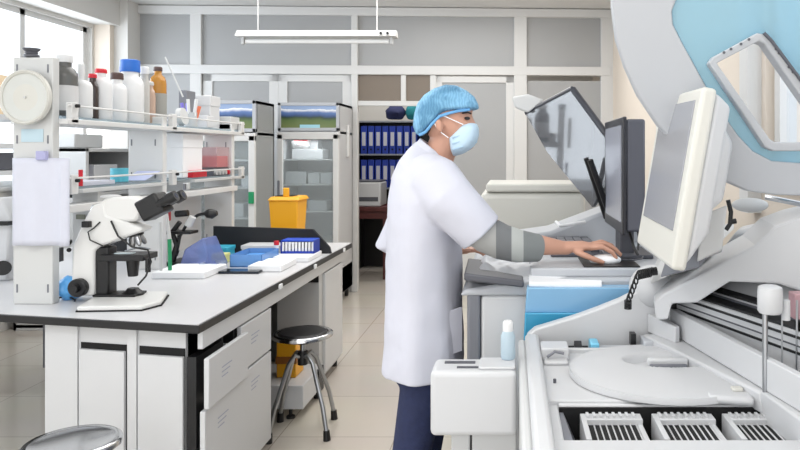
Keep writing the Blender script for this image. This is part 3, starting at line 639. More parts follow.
opentray('blue tray of translucent tips with a clear wall', -1.58, -1.40, 3.92, 4.2, .07, M_cb, mat('sky_plastic', (95, 160, 228), .35))
opentray('clear small tray with dark contents left of the blue tray', -1.70, -1.60, 3.80, 3.93, .04, mat('clear_tray', (200, 210, 225), .2, alpha=.5), M_dblue)
carton('carton', 'flat white box with red cap on it behind the blue tray', -1.66, -1.36, 4.28, 4.43, ZT+.001, ZT+.075, lid=True)
vi = thing('vial', 'white vial with red cap beside the flat white box', 'vial', (-1.42, 4.22, ZT)); obj('tube', MB().cyl((-1.42, 4.22, ZT+.001), (-1.42, 4.22, ZT+.085), .013), M_foam, vi)
obj('cap', MB().cyl((-1.42, 4.22, ZT+.086), (-1.42, 4.22, ZT+.11), .015), M_red, vi)
tag(obj('foam_sheet', MB().box(-1.42, -1.24, 3.76, 4.03, ZT+.001, ZT+.035), M_foam, bevel=.004), 'white foam sheet lying near the middle of the worktop', 'foam')
tag(obj('tablet', MB().box(-1.555, -1.34, 3.70, 3.80, ZT+.001, ZT+.014), mat('dark_glass', (18, 32, 44), .12), bevel=.004), 'dark phone-like tablet lying on the front of the worktop', 'tablet')
t = thing('tube_rack', 'blue rack full of white capped tubes in front of the black board', 'tube rack', (-1.35, 4.3, ZT+.03))
carton('foam_block', 'white foam block under the blue tube rack', -1.42, -1.19, 4.10, 4.38, ZT+.001, ZT+.03, M_foam)
obj('base', B(-1.40, -1.20, 4.24, 4.36, ZT+.031, ZT+.045), M_dblue, t); obj('top_plate', B(-1.40, -1.20, 4.26, 4.36, ZT+.10, ZT+.112), mat('rack_blue', (30, 80, 200), .4), t, bevel=.003)
for k in range(10):
    x = -1.39+k*.02; obj('tube', MB().cyl((x, 4.25, ZT+.045), (x, 4.25, ZT+.098), .007, n=10), M_foam, t)
for xx in (-1.402, -1.202): obj('end_plate', B(xx, xx+.004, 4.24, 4.36, ZT+.031, ZT+.11), M_dblue, t)
# sharps bin
t = thing('sharps_bin', 'yellow sharps bin with handle lid behind the black board', 'bin', (-1.54, 4.8, ZT))
a, c = P(271, 0, 4.75).x, P(300, 0, 4.75).x
obj('body', MB().hexa([(a+.015, 4.72, ZT), (c-.015, 4.72, ZT), (c-.015, 4.9, ZT), (a+.015, 4.9, ZT)], [(a, 4.7, 1.14), (c, 4.7, 1.14), (c, 4.92, 1.14), (a, 4.92, 1.14)]), M_yellow, t, bevel=.008)
obj('lid', MB().hexa([(a-.006, 4.69, 1.14), (c+.014, 4.69, 1.14), (c+.014, 4.93, 1.14), (a-.006, 4.93, 1.14)], [(a+.01, 4.71, 1.165), (c, 4.71, 1.165), (c, 4.91, 1.165), (a+.01, 4.91, 1.165)]), M_yellow, t, bevel=.005)
obj('flap', B(a+.09, a+.13, 4.72, 4.74, 1.165, 1.225), M_yellow, t, bevel=.006); obj('opening', B(a+.03, c-.05, 4.74, 4.86, 1.166, 1.17), M_dark, t)
carton('green_sticker', 'small green marker block on the door of the grey-sided fridge', -2.235, -2.192, 5.93, 5.954, 1.03, 1.13, M_green, cat='marker')

# ------------------------------------------------------------- rear analyser (operated by the person)
ra = thing('analyser', 'grey and white clinical analyser with blue bin that the person is operating', 'analyser', (.2, 2.7, 0))
XA = -.14
obj('left_body', B(-.10, .52, 2.26, 3.35, .05, 1.0), M_plastic, ra, bevel=.01)
obj('grey_side', B(-.145, -.102, 2.255, 3.3, .05, 1.005), M_mgrey, ra, bevel=.008)
obj('deck', MB().prism([(-.17, 1.0), (.55, 1.0), (.75, 1.02), (.75, 1.06), (.05, 1.055), (-.15, 1.02)], 2.25, 3.35, 'y'), M_lidgrey, ra, bevel=.01)
# tilted dark-edged tray at left front
a = [P(470, 270, 2.3), P(475, 263, 2.5), P(527, 275, 2.5), P(527, 284, 2.24)]
obj('front_flap', MB().hexa([P(464, 281, 2.22), P(524, 288, 2.22), P(522, 268, 2.55), P(468, 262, 2.55)], [P(464, 273, 2.22), P(524, 281, 2.22), P(522, 264, 2.55), P(468, 258, 2.55)]), M_dgrey, ra, bevel=.006)
obj('flap_rim', MB().hexa([P(529, 287, 2.2), P(602, 289, 2.2), P(602, 280, 2.3), P(529, 277, 2.3)], [P(529, 282, 2.2), P(602, 284, 2.2), P(602, 277, 2.3), P(529, 274, 2.3)]), M_foam, ra, bevel=.004)
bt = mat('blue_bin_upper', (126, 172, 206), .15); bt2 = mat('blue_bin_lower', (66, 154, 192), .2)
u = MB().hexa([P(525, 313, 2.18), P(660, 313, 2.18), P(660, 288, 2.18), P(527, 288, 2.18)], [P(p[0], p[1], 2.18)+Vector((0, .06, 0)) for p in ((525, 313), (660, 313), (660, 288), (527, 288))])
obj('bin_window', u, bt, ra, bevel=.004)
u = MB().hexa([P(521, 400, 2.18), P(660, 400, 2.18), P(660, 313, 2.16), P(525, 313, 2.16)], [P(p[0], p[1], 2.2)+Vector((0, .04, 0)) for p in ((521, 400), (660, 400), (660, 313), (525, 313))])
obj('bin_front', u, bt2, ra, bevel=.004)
obj('keyboard_shelf', B(.06, .62, 2.28, 3.1, 1.055, 1.085), M_lidgrey, ra, bevel=.006)
obj('riser', MB().prism([(.0, 1.05), (.62, 1.05), (.62, 1.24), (.40, 1.22), (.16, 1.13), (.02, 1.11)], 2.95, 3.2, 'y'), M_lidgrey, ra, bevel=.015)
# lid (tinted cover) open
t = ra
A, Bp, Cp, D = P(525, 113, 3.15), P(571, 89, 2.95), P(622, 158, 2.62), P(592, 207, 2.85)
pn = (Bp-A).cross(D-A).normalized()
def onp(px, py):            # sight line met with the plane of the cover
    o = Vector((0, 0, H)); dv = P(px, py, 1.0)-o; return o+dv*((A-o).dot(pn)/dv.dot(pn))
Cp = onp(622, 158); E = onp(547, 152)
tint = mat('smoked_cover', (92, 94, 100), .08, alpha=.72, spec=.9)
n_ = (Bp-A).cross(D-A).normalized()*.022
lidp = [A, Bp, Cp, D, E]
lo = obj('cover', MB().hexa(lidp, [p+n_ for p in lidp]), tint, ra, smooth=False)
tb = tint.node_tree.nodes['Principled BSDF']; tb.inputs['Coat Weight'].default_value = 1; tb.inputs['Coat IOR'].default_value = 1.6; tb.inputs['Coat Roughness'].default_value = .03
cen = sum(lidp, Vector())/5
edge = [(A, Bp), (Bp, Cp)]
w = MB()
for p, q in edge: w.tube([p+n_*.5, q+n_*.5], .014, 10)
obj('cover_edge', w, mat('cover_edge_grey', (60, 62, 70), .3), lo)
obj('cover_grip', MB().hexa([P(512, 97, 3.18), P(528, 94, 3.15), P(544, 100, 3.1), P(528, 113, 3.1), P(515, 108, 3.15)], [P(p[0], p[1], 3.28) for p in ((512, 97), (528, 94), (544, 100), (528, 113), (515, 108))]), M_lgrey, lo, bevel=.01)
obj('cover_arm', MB().tube([P(590, 160, 2.74), P(606, 205, 2.78), P(612, 218, 2.8)], .012), M_black, lo)
obj('cover_arm', MB().tube([P(586, 158, 2.80), P(602, 206, 2.84), P(606, 218, 2.86)], .010), M_black, lo)
# ivory unit behind
iv = thing('centrifuge', 'ivory rounded benchtop unit behind the keyboard under the raised smoked cover', 'centrifuge', (.08, 3.55, 0))
z0, z1 = P(0, 228, 3.5).z, P(0, 186, 3.5).z
obj('body', B(P(480, 0, 3.5).x, P(586, 0, 3.5).x, 3.5, 4.0, .3, z1-.03), M_plastic2, iv, bevel=.035, seg=4)
obj('lid', B(P(486, 0, 3.5).x, P(588, 0, 3.5).x, 3.49, 3.98, z1-.03, z1+.012), M_plastic2, iv, bevel=.012, seg=3)
obj('base', B(P(482, 0, 3.5).x, P(584, 0, 3.5).x, 3.55, 3.95, 0, .3), M_lgrey, iv)
# black monitor seen from the side
mo = thing('monitor', 'dark grey flat monitor seen edge-on beside the smoked cover', 'monitor', (.42, 2.6, 1.085))
zb, zt = P(0, 232, 2.36).z, P(0, 119, 2.36).z
mb = MB().box(.385, .45, 2.36, 2.80, zb, zt); obj('housing', mb, mat('monitor_grey', (84, 85, 94), .42), mo, bevel=.008)
obj('bezel', MB().box(.372, .386, 2.352, 2.808, zb-.01, zt+.008), mat('bezel_black', (38, 38, 44), .35), mo, bevel=.004)
obj('screen', B(.3705, .3722, 2.385, 2.775, zb+.03, zt-.02), mat('screen_lit', (165, 168, 180), .2), mo)
obj('stand', MB().box(.39, .44, 2.52, 2.64, 1.09, zb).box(.33, .50, 2.47, 2.70, 1.084, 1.10), M_dgrey, mo, bevel=.005)
obj('cable', MB().tube([P(628, 228, 2.42), P(632, 240, 2.40), P(634, 248, 2.38), P(638, 255, 2.36)], .005).tube([P(637, 226, 2.42), P(639, 238, 2.40), P(638, 250, 2.38)], .004), M_black, mo)
# keyboard
M_dk2 = mat('key_dark', (96, 97, 104), .5)
kb = thing('keyboard', 'grey keyboard with pale keys in front of the monitor', 'keyboard', (.30, 2.72, 1.085))
obj('case', B(.14, .33, 2.52, 2.96, 1.0855, 1.10), M_dk2, kb, bevel=.004)
for r_ in range(5):
    for k in range(14):
        obj('key', B(.15+r_*.034, .18+r_*.034, 2.53+k*.030, 2.556+k*.030, 1.10, 1.11), M_mgrey if (k+r_) % 4 else M_dgrey, kb)
pad = tag(obj('mouse_pad', B(.235, .42, 2.29, 2.49, 1.0855, 1.090), M_black, bevel=.002), 'black mouse pad under the hand in blue-cap operator reach', 'mouse pad')
pad['label'] = 'black mouse pad under the resting hand'
ms = thing('mouse', 'pale computer mouse under the fingers on the black pad', 'mouse', (.32, 2.37, 1.09))
obj('shell', MB().ell((.315, 2.37, 1.098), .055, .03, .02), M_foam, ms); obj('wheel', MB().cyl((.345, 2.366, 1.112), (.345, 2.374, 1.112), .008, n=12), M_dgrey, ms)
obj('tail_cable', MB().tube([(.37, 2.37, 1.10), (.41, 2.38, 1.095), (.45, 2.42, 1.095), (.47, 2.5, 1.095)], .003), M_dgrey, ms)
# crumpled sheet on deck
mb = MB(); N = 26; sheet = [[None]*(N+1) for _ in range(N+1)]
for j in range(N+1):
    for i in range(N+1):
        u, v = i/N, j/N; p = P(474+86*u, 281-30*v+6*u, 2.30+.35*v)
        hgt = .030*abs(noise.noise(Vector((u*3, v*3, 3))))+.006*noise.noise(Vector((u*9, v*8, 1)))
        e = min(u, 1-u, v, 1-v); p.z = max(1.045, 1.05+min(1, e*8)*(hgt*1.6+.02)); sheet[j][i] = mb.b.verts.new(p)
for j in range(N):
    for i in range(N): mb.b.faces.new((sheet[j][i], sheet[j][i+1], sheet[j+1][i+1], sheet[j+1][i]))
sh = obj('crumpled_sheet', mb, mat('white_film', (218, 220, 224), .4, bump=.15, bscale=25)); md = sh.modifiers.new('s', 'SOLIDIFY'); md.thickness = .003
tag(sh, 'crumpled white plastic sheet on the deck under the forearm', 'plastic sheet')
t = thing('paper_tray', 'pale grey tray behind the keyboard on the rear analyser deck', 'tray', (.15, 3.0, 1.06))
obj('tray', B(-.10, .10, 2.75, 2.93, 1.056, 1.12), M_plastic, t, bevel=.006)
obj('handle', MB().tube([P(556, 222, 2.9), P(560, 226, 2.85), P(572, 224, 2.85), P(585, 222, 2.9)], .007), M_foam, t)
carton('power_brick', 'small black adapter between keyboard and smoked cover', .29, .32, 2.97, 3.0, 1.086, 1.16, M_black, cat='adapter')
carton('remote', 'dark grey remote lying right of the keyboard', .355, .40, 2.85, 2.92, 1.102, 1.116, M_dgrey, cat='remote') if False else None

# ------------------------------------------------------------- near analyser
na = thing('analyser', 'large white clinical analyser filling the lower right with turntable cover and racks', 'analyser', (.45, 1.7, 0))
obj('left_wall', MB().box(.038, .080, 1.2, 2.08, .05, .925), M_plastic, na, bevel=.012, seg=3)
obj('left_trim', MB().box(.018, .040, 1.25, 2.05, .70, .915), M_lgrey, na, bevel=.008)
far = [P(x, y, 2.08) for x, y in ((527, 336), (535, 329), (545, 326), (575, 317), (600, 308), (620, 300), (640, 290), (660, 280), (720, 270))]
poly = [(p.x, p.z) for p in far]+[(far[-1].x, .60), (far[0].x, .60)]
obj('rear_wall', MB().prism(poly, 2.08, 2.12, 'y'), M_plastic, na, bevel=.006)
obj('lower_body', B(.06, .98, 1.36, 2.08, .05, .80), M_plastic, na)
w = MB(); w.box(.075, .98, 1.60, 1.985, .80, .895)
obj('deck', w, M_plastic, na, bevel=.004)
obj('rear_trough', B(.08, .45, 1.985, 2.08, .80, .875), M_blackmat, na)
obj('trough_lip', B(.08, .50, 1.972, 1.988, .86, .908), M_plastic, na, bevel=.003)
obj('trough_tube', MB().cyl((.10, 2.03, .885), (.22, 2.03, .885), .016).cyl((.18, 2.02, .90), (.20, 2.02, .90), .018), M_blackmat, na)
obj('trough_clip', B(.225, .25, 2.0, 2.06, .875, .915), mat('cyan_clip', (120, 195, 225), .4), na, bevel=.003)
obj('trough_bar', B(.25, .36, 2.0, 2.04, .875, .90), M_lidgrey, na); obj('trough_latch', B(.345, .36, 2.03, 2.06, .90, .935), M_black, na); obj('trough_block', B(.375, .46, 1.99, 2.06, .875, .925), M_lidgrey, na, bevel=.004)
obj('pocket', MB().box(.080, .155, 1.90, 1.975, .895, .93).box(.085, .15, 1.86, 1.9, .895, .905), M_plastic, na, bevel=.004)
obj('pocket_clip', MB().tube([(.095, 1.885, .91), (.115, 1.885, .925), (.14, 1.885, .92)], .004), M_mgrey, na)
obj('deck_pin', MB().cyl((.105, 1.72, .895), (.105, 1.72, .905), .004, n=8), M_dgrey, na)
# turntable cover as a height field
c0, r0 = Vector((.385, 1.782, 0)), .232
mb = MB(); NR, NA = 40, 96; rings = []
def cz(x, y, r):
    z = .923-.012*(r/r0)**2
    e = ((x-.405)/.10)**2+((y-1.83)/.065)**2
    if e < 1.3: z -= .034*min(1, max(0, (1.3-e)/.5))
    return z
for j in range(1, NR+1):
    r = r0*j/NR; ring = []
    for k in range(NA):
        x, y = c0.x+cos(2*pi*k/NA)*r, c0.y+sin(2*pi*k/NA)*r*.93; ring.append((x, y, cz(x, y, r)))
    rings.append(ring)
for dr, z in ((.005, .912), (.007, .905), (.007, .897)):
    rings.append([(c0.x+cos(2*pi*k/NA)*(r0+dr), c0.y+sin(2*pi*k/NA)*(r0+dr)*.93, z) for k in range(NA)])
mb.loft(rings); tcv = obj('turntable_cover', mb, M_plastic, na, angle=80)
obj('cover_handle', B(.352, .458, 1.815, 1.833, .895, .926), M_plastic, tcv, bevel=.006)
obj('handle_pocket', B(.356, .454, 1.806, 1.816, .890, .914), M_mgrey, tcv, bevel=.004)
obj('cover_corner', MB().prism([(.44, 1.575), (.54, 1.555), (.545, 1.60), (.54, 1.72), (.45, 1.75)], .895, .914, 'z'), M_plastic, tcv, bevel=.008)
obj('cover_latch', B(.505, .53, 1.60, 1.62, .913, .922), M_plastic2, tcv, bevel=.003)
# sample tray
w = MB(); w.box(.075, .66, 1.33, 1.405, .80, .885); w.box(.075, .105, 1.40, 1.60, .80, .885); w.box(.105, .66, 1.585, 1.60, .80, .89)
obj('tray_frame', w, M_plastic, na, bevel=.004)
obj('tray_floor', B(.10, .66, 1.40, 1.584, .801, .81), M_dark, na); obj('tray_liner', B(.106, .66, 1.578, 1.584, .81, .885), M_dark, na); obj('tray_slope', MB().hexa([(.106, 1.41, .82), (.14, 1.41, .82), (.14, 1.58, .82), (.106, 1.58, .82)], [(.106, 1.41, .875), (.125, 1.41, .875), (.115, 1.58, .875), (.106, 1.58, .875)]), M_mgrey, na)
rk = thing('sample_rack', 'x', 'rack', (0, 0, 0), 'white sample racks in the near analyser tray')
w = MB()
w.box(0, .135, .104, .14, 0, .062); w.box(0, .012, 0, .108, 0, .062); w.box(.123, .135, .02, .108, 0, .050)
for k in range(8): w.box(.0258+k*.0132, .0288+k*.0132, .004, .106, .012, .053)
obj('well', B(.013, .122, .006, .103, .010, .050), M_dark, rk)
obj('comb', w, M_plastic, rk, bevel=.0015); obj('base', B(0, .135, .0, .14, -.004, .010), M_black, rk)
w = MB()
for k in range(8): w.box(.012+k*.0145, .018+k*.0145, .11, .132, .062, .068)
obj('teeth', w, M_plastic, rk)
rk.location = (.152, 1.43, .814); rk['label'] = 'white slotted sample rack, left one in the near analyser tray'
dup(rk, (.312, 1.43, .814), 0, 'white slotted sample rack, middle one in the near analyser tray')
dup(rk, (.470, 1.43, .814), 0, 'white slotted sample rack, right one partly under the sloping edge')
# right hand border walls and rails
obj('deck_border', MB().hexa([(.385, 2.05, .88), (.555, 1.55, .88), (.575, 1.57, .88), (.515, 2.06, .88)], [(.380, 2.05, .930), (.550, 1.55, .930), (.568, 1.57, .932), (.505, 2.06, .932)]), M_plastic, na, bevel=.006)
obj('tray_border', MB().hexa([(.560, 1.57, .80), (.600, 1.22, .80), (.98, 1.22, .80), (.98, 1.57, .80)], [(.550, 1.57, .932), (.590, 1.22, .932), (.98, 1.22, .932), (.98, 1.57, .932)]), M_plastic, na, bevel=.005)
obj('step_block', MB().hexa([(.40, 2.07, .93), (.455, 1.95, .93), (.47, 1.96, .93), (.43, 2.08, .93)], [(.40, 2.07, .985), (.455, 1.95, .975), (.47, 1.96, .975), (.43, 2.08, .985)]), M_plastic, na, bevel=.003)
obj('wash_floor', MB().hexa([(.51, 2.03, .90), (.575, 1.572, .90), (.98, 1.572, .90), (.98, 2.03, .90)], [(.51, 2.03, .925), (.575, 1.572, .925), (.98, 1.572, .925), (.98, 2.03, .925)]), M_plastic, na)
p0, p1 = Vector((.463, 2.05, 0)), Vector((.56, 1.556, 0)); u = (p1-p0).normalized(); v = Vector((-u.y, u.x, 0)); v = v if v.x > 0 else -v
def railbox(a0, a1, o0, o1, za, zb, zc=None):   # along u from a0 to a1, offset v o0..o1
    zc = zb if zc is None else zc
    q = lambda a, o, z: p0+u*a+v*o+Vector((0, 0, z))
    return MB().hexa([q(a0, o0, za), q(a1, o0, za), q(a1, o1, za), q(a0, o1, za)], [q(a0, o0, zb), q(a1, o0, zb), q(a1, o1, zc), q(a0, o1, zc)])
obj('rail_panel', railbox(0, .74, 0, .02, .933, 1.005), M_plastic, na, bevel=.003)
obj('rail_end_block', railbox(-.03, .0, -.005, .03, .95, 1.03), M_plastic, na, bevel=.003); obj('rail_grip', railbox(-.005, .01, .002, .016, 1.005, 1.03), M_black, na)
p0 = Vector((.475, 2.07, 0)); u = Vector((.352, -.936, 0)); v = Vector((.936, .352, 0))
obj('rail_bed', railbox(.0, .70, .0, .40, .93, 1.05, 1.26), M_plastic, na)
for z, h_ in ((1.0, .006), (1.018, .003), (1.036, .006)): obj('front_line', railbox(.0, .70, -.003, .001, z, z+h_), M_black if h_ > .004 else M_dgrey, na)
sl = .21/.40
for k, (o, wd, ht, mm) in enumerate(((.004, .012, .006, M_black), (.028, .004, .004, M_dgrey), (.042, .010, .006, M_black), (.13, .012, .008, M_black), (.158, .006, .004, M_mgrey), (.18, .012, .008, M_black), (.24, .006, .004, M_dgrey), (.265, .012, .006, M_black))):
    z = 1.05+sl*o; wd *= 1.5 if mm is M_black else 1
    obj('rail', railbox(.0, .70, o, o+wd, z-.01, z+ht, z+ht+sl*wd), mm, na)
# hood arm
o_ = [(654, 302), (663, 294), (700, 275), (725, 261), (755, 245), (775, 226), (800, 217), (840, 208), (840, 300), (800, 291), (778, 284), (730, 282), (697, 303), (672, 304), (668, 320), (656, 320)]
dh = lambda x, y: 1/(1/1.98+(1/1.70-1/1.98)*(x-655)/145.)
fr = [P(x, y, dh(x, y)) for x, y in o_]; bk = [p+Vector((.04, .22, .0)) for p in fr]
obj('hood_arm', MB().hexa(fr, bk), M_plastic, na, bevel=.006, smooth=False)
obj('hood_back', MB().hexa([P(700, 278, 2.18), P(860, 262, 2.1), P(860, 205, 2.1), P(735, 232, 2.2)], [P(706, 272, 2.24), P(860, 250, 2.24), P(860, 200, 2.24), P(742, 225, 2.24)]), M_plastic, na, bevel=.01)
obj('corner_shroud', MB().ell(P(652, 288, 2.12), .07, .06, .07), M_plastic, na)
obj('mount_plate', MB().hexa([P(650, 285, 2.0), P(705, 258, 1.98), P(735, 228, 2.1), P(660, 262, 2.1)], [P(650, 278, 2.15), P(705, 246, 2.15), P(735, 220, 2.22), P(660, 252, 2.22)]), M_lgrey, na, bevel=.006)
# probes
def probe(x, y0, y1, d, head, r):
    pr = obj('probe_rod', MB().cyl(P(x, y1, d), P(x, y0, d), r, n=14), M_steel, na)
    if head:
        a, c = P(x+5, 313, d), P(x+5, 287, d); hr = .027
        obj('probe_head', MB().lathe([(hr*.85, 0), (hr, .006), (hr, (c.z-a.z)*.8), (hr*.95, c.z-a.z), (hr*.6, c.z-a.z+.004)], a), M_plastic, pr)
probe(765, 392, 310, 1.55, True, .006); probe(782, 394, 310, 1.57, False, .002); probe(797, 380, 300, 1.6, False, .003)
obj('probe_sleeve', MB().cyl(P(786, 320, 1.56), P(786, 300, 1.56), .009), M_plastic, na)
obj('probe_block', MB().box(P(795, 0, 1.6).x, P(815, 0, 1.6).x, 1.6, 1.64, P(0, 320, 1.6).z, P(0, 294, 1.6).z), mat('dusky_pink', (176, 140, 145), .5), na, bevel=.003)
obj('wash_well', MB().lathe([(.014, 0), (.016, .01), (.010, .01), (.008, .004)], (.615, 1.46, .933)), M_steel, na)
obj('wash_tube', MB().tube([(.59, 1.52, .935), (.61, 1.52, .955), (.63, 1.53, .94)], .005), M_lgrey, na)
# black coiled cord
pts = [P(655, 271, 2.02)]
for k in range(420):
    f = k/419.; px, py = (652-14*f*2, 272+3*f*2) if f < .5 else (638-12*(f-.5)*2, 275+32*(f-.5)*2)
    pts.append(P(px, py, 2.0)+Vector((0, cos(k*.2)*.012, sin(k*.2)*.012))+Vector((.008*cos(k*.2), 0, 0)))
co = tag(obj('coiled_cord', MB().tube(pts, .0026, 6).tube([P(657, 271, 2.02), P(650, 272, 2.02)], .012).tube([P(628, 300, 2.02), P(628, 309, 2.02)], .011), M_black), 'black coiled cord hanging over the rear rim of the near analyser', 'cord')
# side module
sm = thing('side_module', 'white rounded box module projecting at the left front of the near analyser', 'module', (-.08, 1.85, 0))
a, c = P(430, 437, 1.76), P(523, 372, 1.76)
obj('body', MB().box(a.x, .012, 1.76, 1.88, a.z, c.z), M_plastic, sm, bevel=.014, seg=4)
obj('slot_strip', MB().box(a.x+.03, a.x+.11, 1.83, 1.845, c.z, c.z+.003).box(a.x+.065, a.x+.12, 1.79, 1.80, c.z, c.z+.003), M_dgrey, sm)
obj('lid_plate', B(a.x+.122, .008, 1.775, 1.86, c.z, c.z+.008), M_plastic, sm, bevel=.003)
obj('cabinet', MB().box(a.x+.05, a.x+.098, 1.80, 2.06, .02, a.z).box(a.x+.103, .012, 1.80, 2.06, .02, a.z), M_lgrey, sm, bevel=.004)
obj('cabinet_gap', B(a.x+.096, a.x+.105, 1.81, 2.05, .03, a.z-.001), M_black, sm)
bo = thing('spray_bottle', 'translucent pale blue bottle standing on the side module', 'bottle', P(510, 362, 1.92))
p = Vector((.0, 0, 0)); c2 = Vector((P(511, 0, 1.86).x-.008, 1.845, c.z+.009))
obj('body', MB().lathe([(.017, 0), (.019, .005), (.019, .06), (.013, .075)], c2), mat('pale_blue_bottle', (200, 218, 228), .3, alpha=.7), bo); obj('cap', MB().lathe([(.014, .073), (.014, .095), (.010, .10)], c2), M_bot, bo)
# touch monitor

NB, NT, FB, FT = P(671, 270, 1.55), P(703, 86, 1.55), P(636, 243, 1.90), P(661, 98, 1.90)
nx = (FB-NB).cross(NT-NB).normalized(); nx = -nx if nx.x < 0 else nx
def quad(u0, u1, v0, v1, off):   # u along far->near, v bottom->top
    f = lambda u, v: (FB*(1-u)+NB*u)*(1-v)+(FT*(1-u)+NT*u)*v+nx*off
    return [f(u0, v0), f(u1, v0), f(u1, v1), f(u0, v1)]
tm = obj('touch_monitor', MB().hexa(quad(0, 1, 0, 1, 0), quad(0, 1, 0, 1, .035)), M_plastic2, na, bevel=.010, seg=3); tm['label'] = 'ivory touch-screen monitor tilted left'
obj('screen', MB().hexa(quad(.10, .90, .20, .93, -.003), quad(.10, .90, .20, .93, .004)), mat('screen_grey', (150, 152, 158), .12), tm, bevel=.002)
obj('housing', MB().hexa(quad(.02, .98, .02, .99, .035), quad(.10, .90, .22, .93, .085)), M_plastic, tm, bevel=.014, seg=3)
obj('rear_housing', MB().hexa(quad(.2, .82, .30, .85, .08), quad(.3, .72, .40, .75, .13)), M_plastic, tm, bevel=.02, seg=3)
obj('neck', MB().hexa([P(697, 262, 1.75), P(722, 250, 1.72), P(722, 252, 1.86), P(697, 262, 1.86)], [P(702, 215, 1.72), P(727, 205, 1.70), P(727, 206, 1.84), P(702, 214, 1.84)]), M_lgrey, tm, bevel=.004)
obj('hinge_foot', MB().hexa([P(660, 278, 1.85), P(700, 268, 1.75), P(715, 250, 1.9), P(670, 262, 2.0)], [P(665, 262, 1.85), P(700, 248, 1.75), P(715, 238, 1.9), P(672, 250, 2.0)]), M_mgrey, tm, bevel=.005)
obj('cable', MB().tube([P(728, 200, 1.82), P(731, 212, 1.82), P(730, 224, 1.82), P(726, 230, 1.82)], .006).tube([P(730, 222, 1.82), P(736, 221, 1.82)], .007), M_black, tm)
# open lid with blue window

dl = lambda x, y: 1/(1/1.80+(1/1.64-1/1.8)*(200-y)/200.+(1/1.74-1/1.8)*(x-700)/100.)
outer = [(612, -60), (612, 5), (616, 38), (625, 66), (638, 95), (658, 125), (690, 158), (722, 180), (748, 191), (775, 195), (860, 197), (860, -60)]
hole = [(700, -55), (684, -20), (672, 11), (673, 24), (682, 42), (693, 62), (706, 86), (722, 112), (738, 135), (753, 151), (772, 161), (800, 163), (852, 163), (852, -55)]
cl = obj('lid', MB().plate(outer, [hole], dl, .03), M_lidgrey, na, bevel=.004); cl['label'] = 'raised grey lid with translucent blue window'
frame_o = [(712, 62), (715, 57), (758, 34), (765, 34), (800, 82), (852, 150), (852, 146+4), (770, 149), (762, 145)]
frame_o = [(709, 63), (713, 57), (757, 33), (764, 34), (770, 40), (846, 142), (846, 151), (774, 151), (765, 147)]
frame_i = [(717, 63), (759, 41), (764, 43), (833, 142), (775, 142), (770, 139)]
blue = mat('blue_window', (168, 208, 224), .12, alpha=.5)
obj('blue_window', MB().plate([(x, y) for x, y in hole], [frame_o], lambda x, y: dl(x, y)+.008, .012), blue, cl)
fo = obj('inner_frame', MB().plate(frame_o, [frame_i], lambda x, y: dl(x, y)-.015, .04), M_lidgrey, cl, bevel=.003)
for x, y in ((724, 51.5), (731, 48), (741, 43), (749, 38.5), (776, 48), (779, 52), (789, 66), (793, 71)): obj('screw', MB().cyl(P(x, y+1, dl(x, y)-.017), P(x, y+1, dl(x, y)-.012), .0035, n=8), M_dgrey, cl)
obj('frame_seal', MB().tube([P(764, 33, dl(764, 33)-.02), P(771, 40, dl(770, 40)-.02), P(847, 142, dl(847, 142)-.02)], .004), M_dgrey, cl)
obj('lid_pivot', MB().tube([P(765, 197, 1.86), P(800, 204, 1.82), P(860, 212, 1.8)], .007), M_chrome, cl)
obj('lid_hinge', MB().ell(P(750, 205, 1.95), .05, .04, .02), M_lgrey, cl)

# ------------------------------------------------------------- person
DP = 2.44
def Q(px, py, dy=0, d=DP): return Vector(((px-CX)/F*2.4, d+dy, H-(py-CY)/F*2.4))
pe = thing('person', 'person in white coat, blue hair cap and face mask standing with hand on mouse', 'person', (-.33, DP, 0))
def ring(c, rx, ry, n=28, t=None, roll=0):
    c = Vector(c); out = []
    if t is None:
        for k in range(n): out.append(c+Vector((cos(2*pi*k/n)*rx, sin(2*pi*k/n)*ry, 0)))
    else:
        t = Vector(t).normalized(); yv = Vector((0, 1, 0)); yv = (yv-t*yv.dot(t)).normalized(); xv = yv.cross(t)
        for k in range(n): out.append(c+xv*cos(2*pi*k/n)*rx+yv*sin(2*pi*k/n)*ry)
    return out
def limb(mb, pts, rs, n=20):      # rs: (r_inplane, r_y)
    rr = []
    for i, p in enumerate(pts):
        t = Vector(pts[min(i+1, len(pts)-1)])-Vector(pts[max(i-1, 0)]); r = rs[i] if isinstance(rs[i], tuple) else (rs[i], rs[i])
        rr.append(ring(p, r[0], r[1], n, t))
    mb.loft(rr); return mb
def remesh(o, vox, sm=4, fac=.5):
    m = o.modifiers.new('rm', 'REMESH'); m.mode = 'VOXEL'; m.voxel_size = vox; m.use_smooth_shade = True
    if sm: s = o.modifiers.new('sm', 'SMOOTH'); s.iterations = sm; s.factor = fac
    return o
skin = mat('skin', (196, 148, 126), .5, noise_amt=.06, scale=14)
# body: legs, torso, neck, head, arms and hands in one surface
bb = MB()
limb(bb, [Q(440, 158), Q(432, 175), Q(424, 200), Q(422, 240), Q(424, 300), Q(425, 330), Q(426, 352)], [(.05, .055), (.08, .12), (.10, .17), (.10, .15), (.085, .13), (.088, .14), (.07, .12)])
limb(bb, [Q(426, 180), Q(437, 158), Q(444, 140), Q(447, 125)], [(.065, .07), (.055, .058), (.052, .055), (.05, .05)])
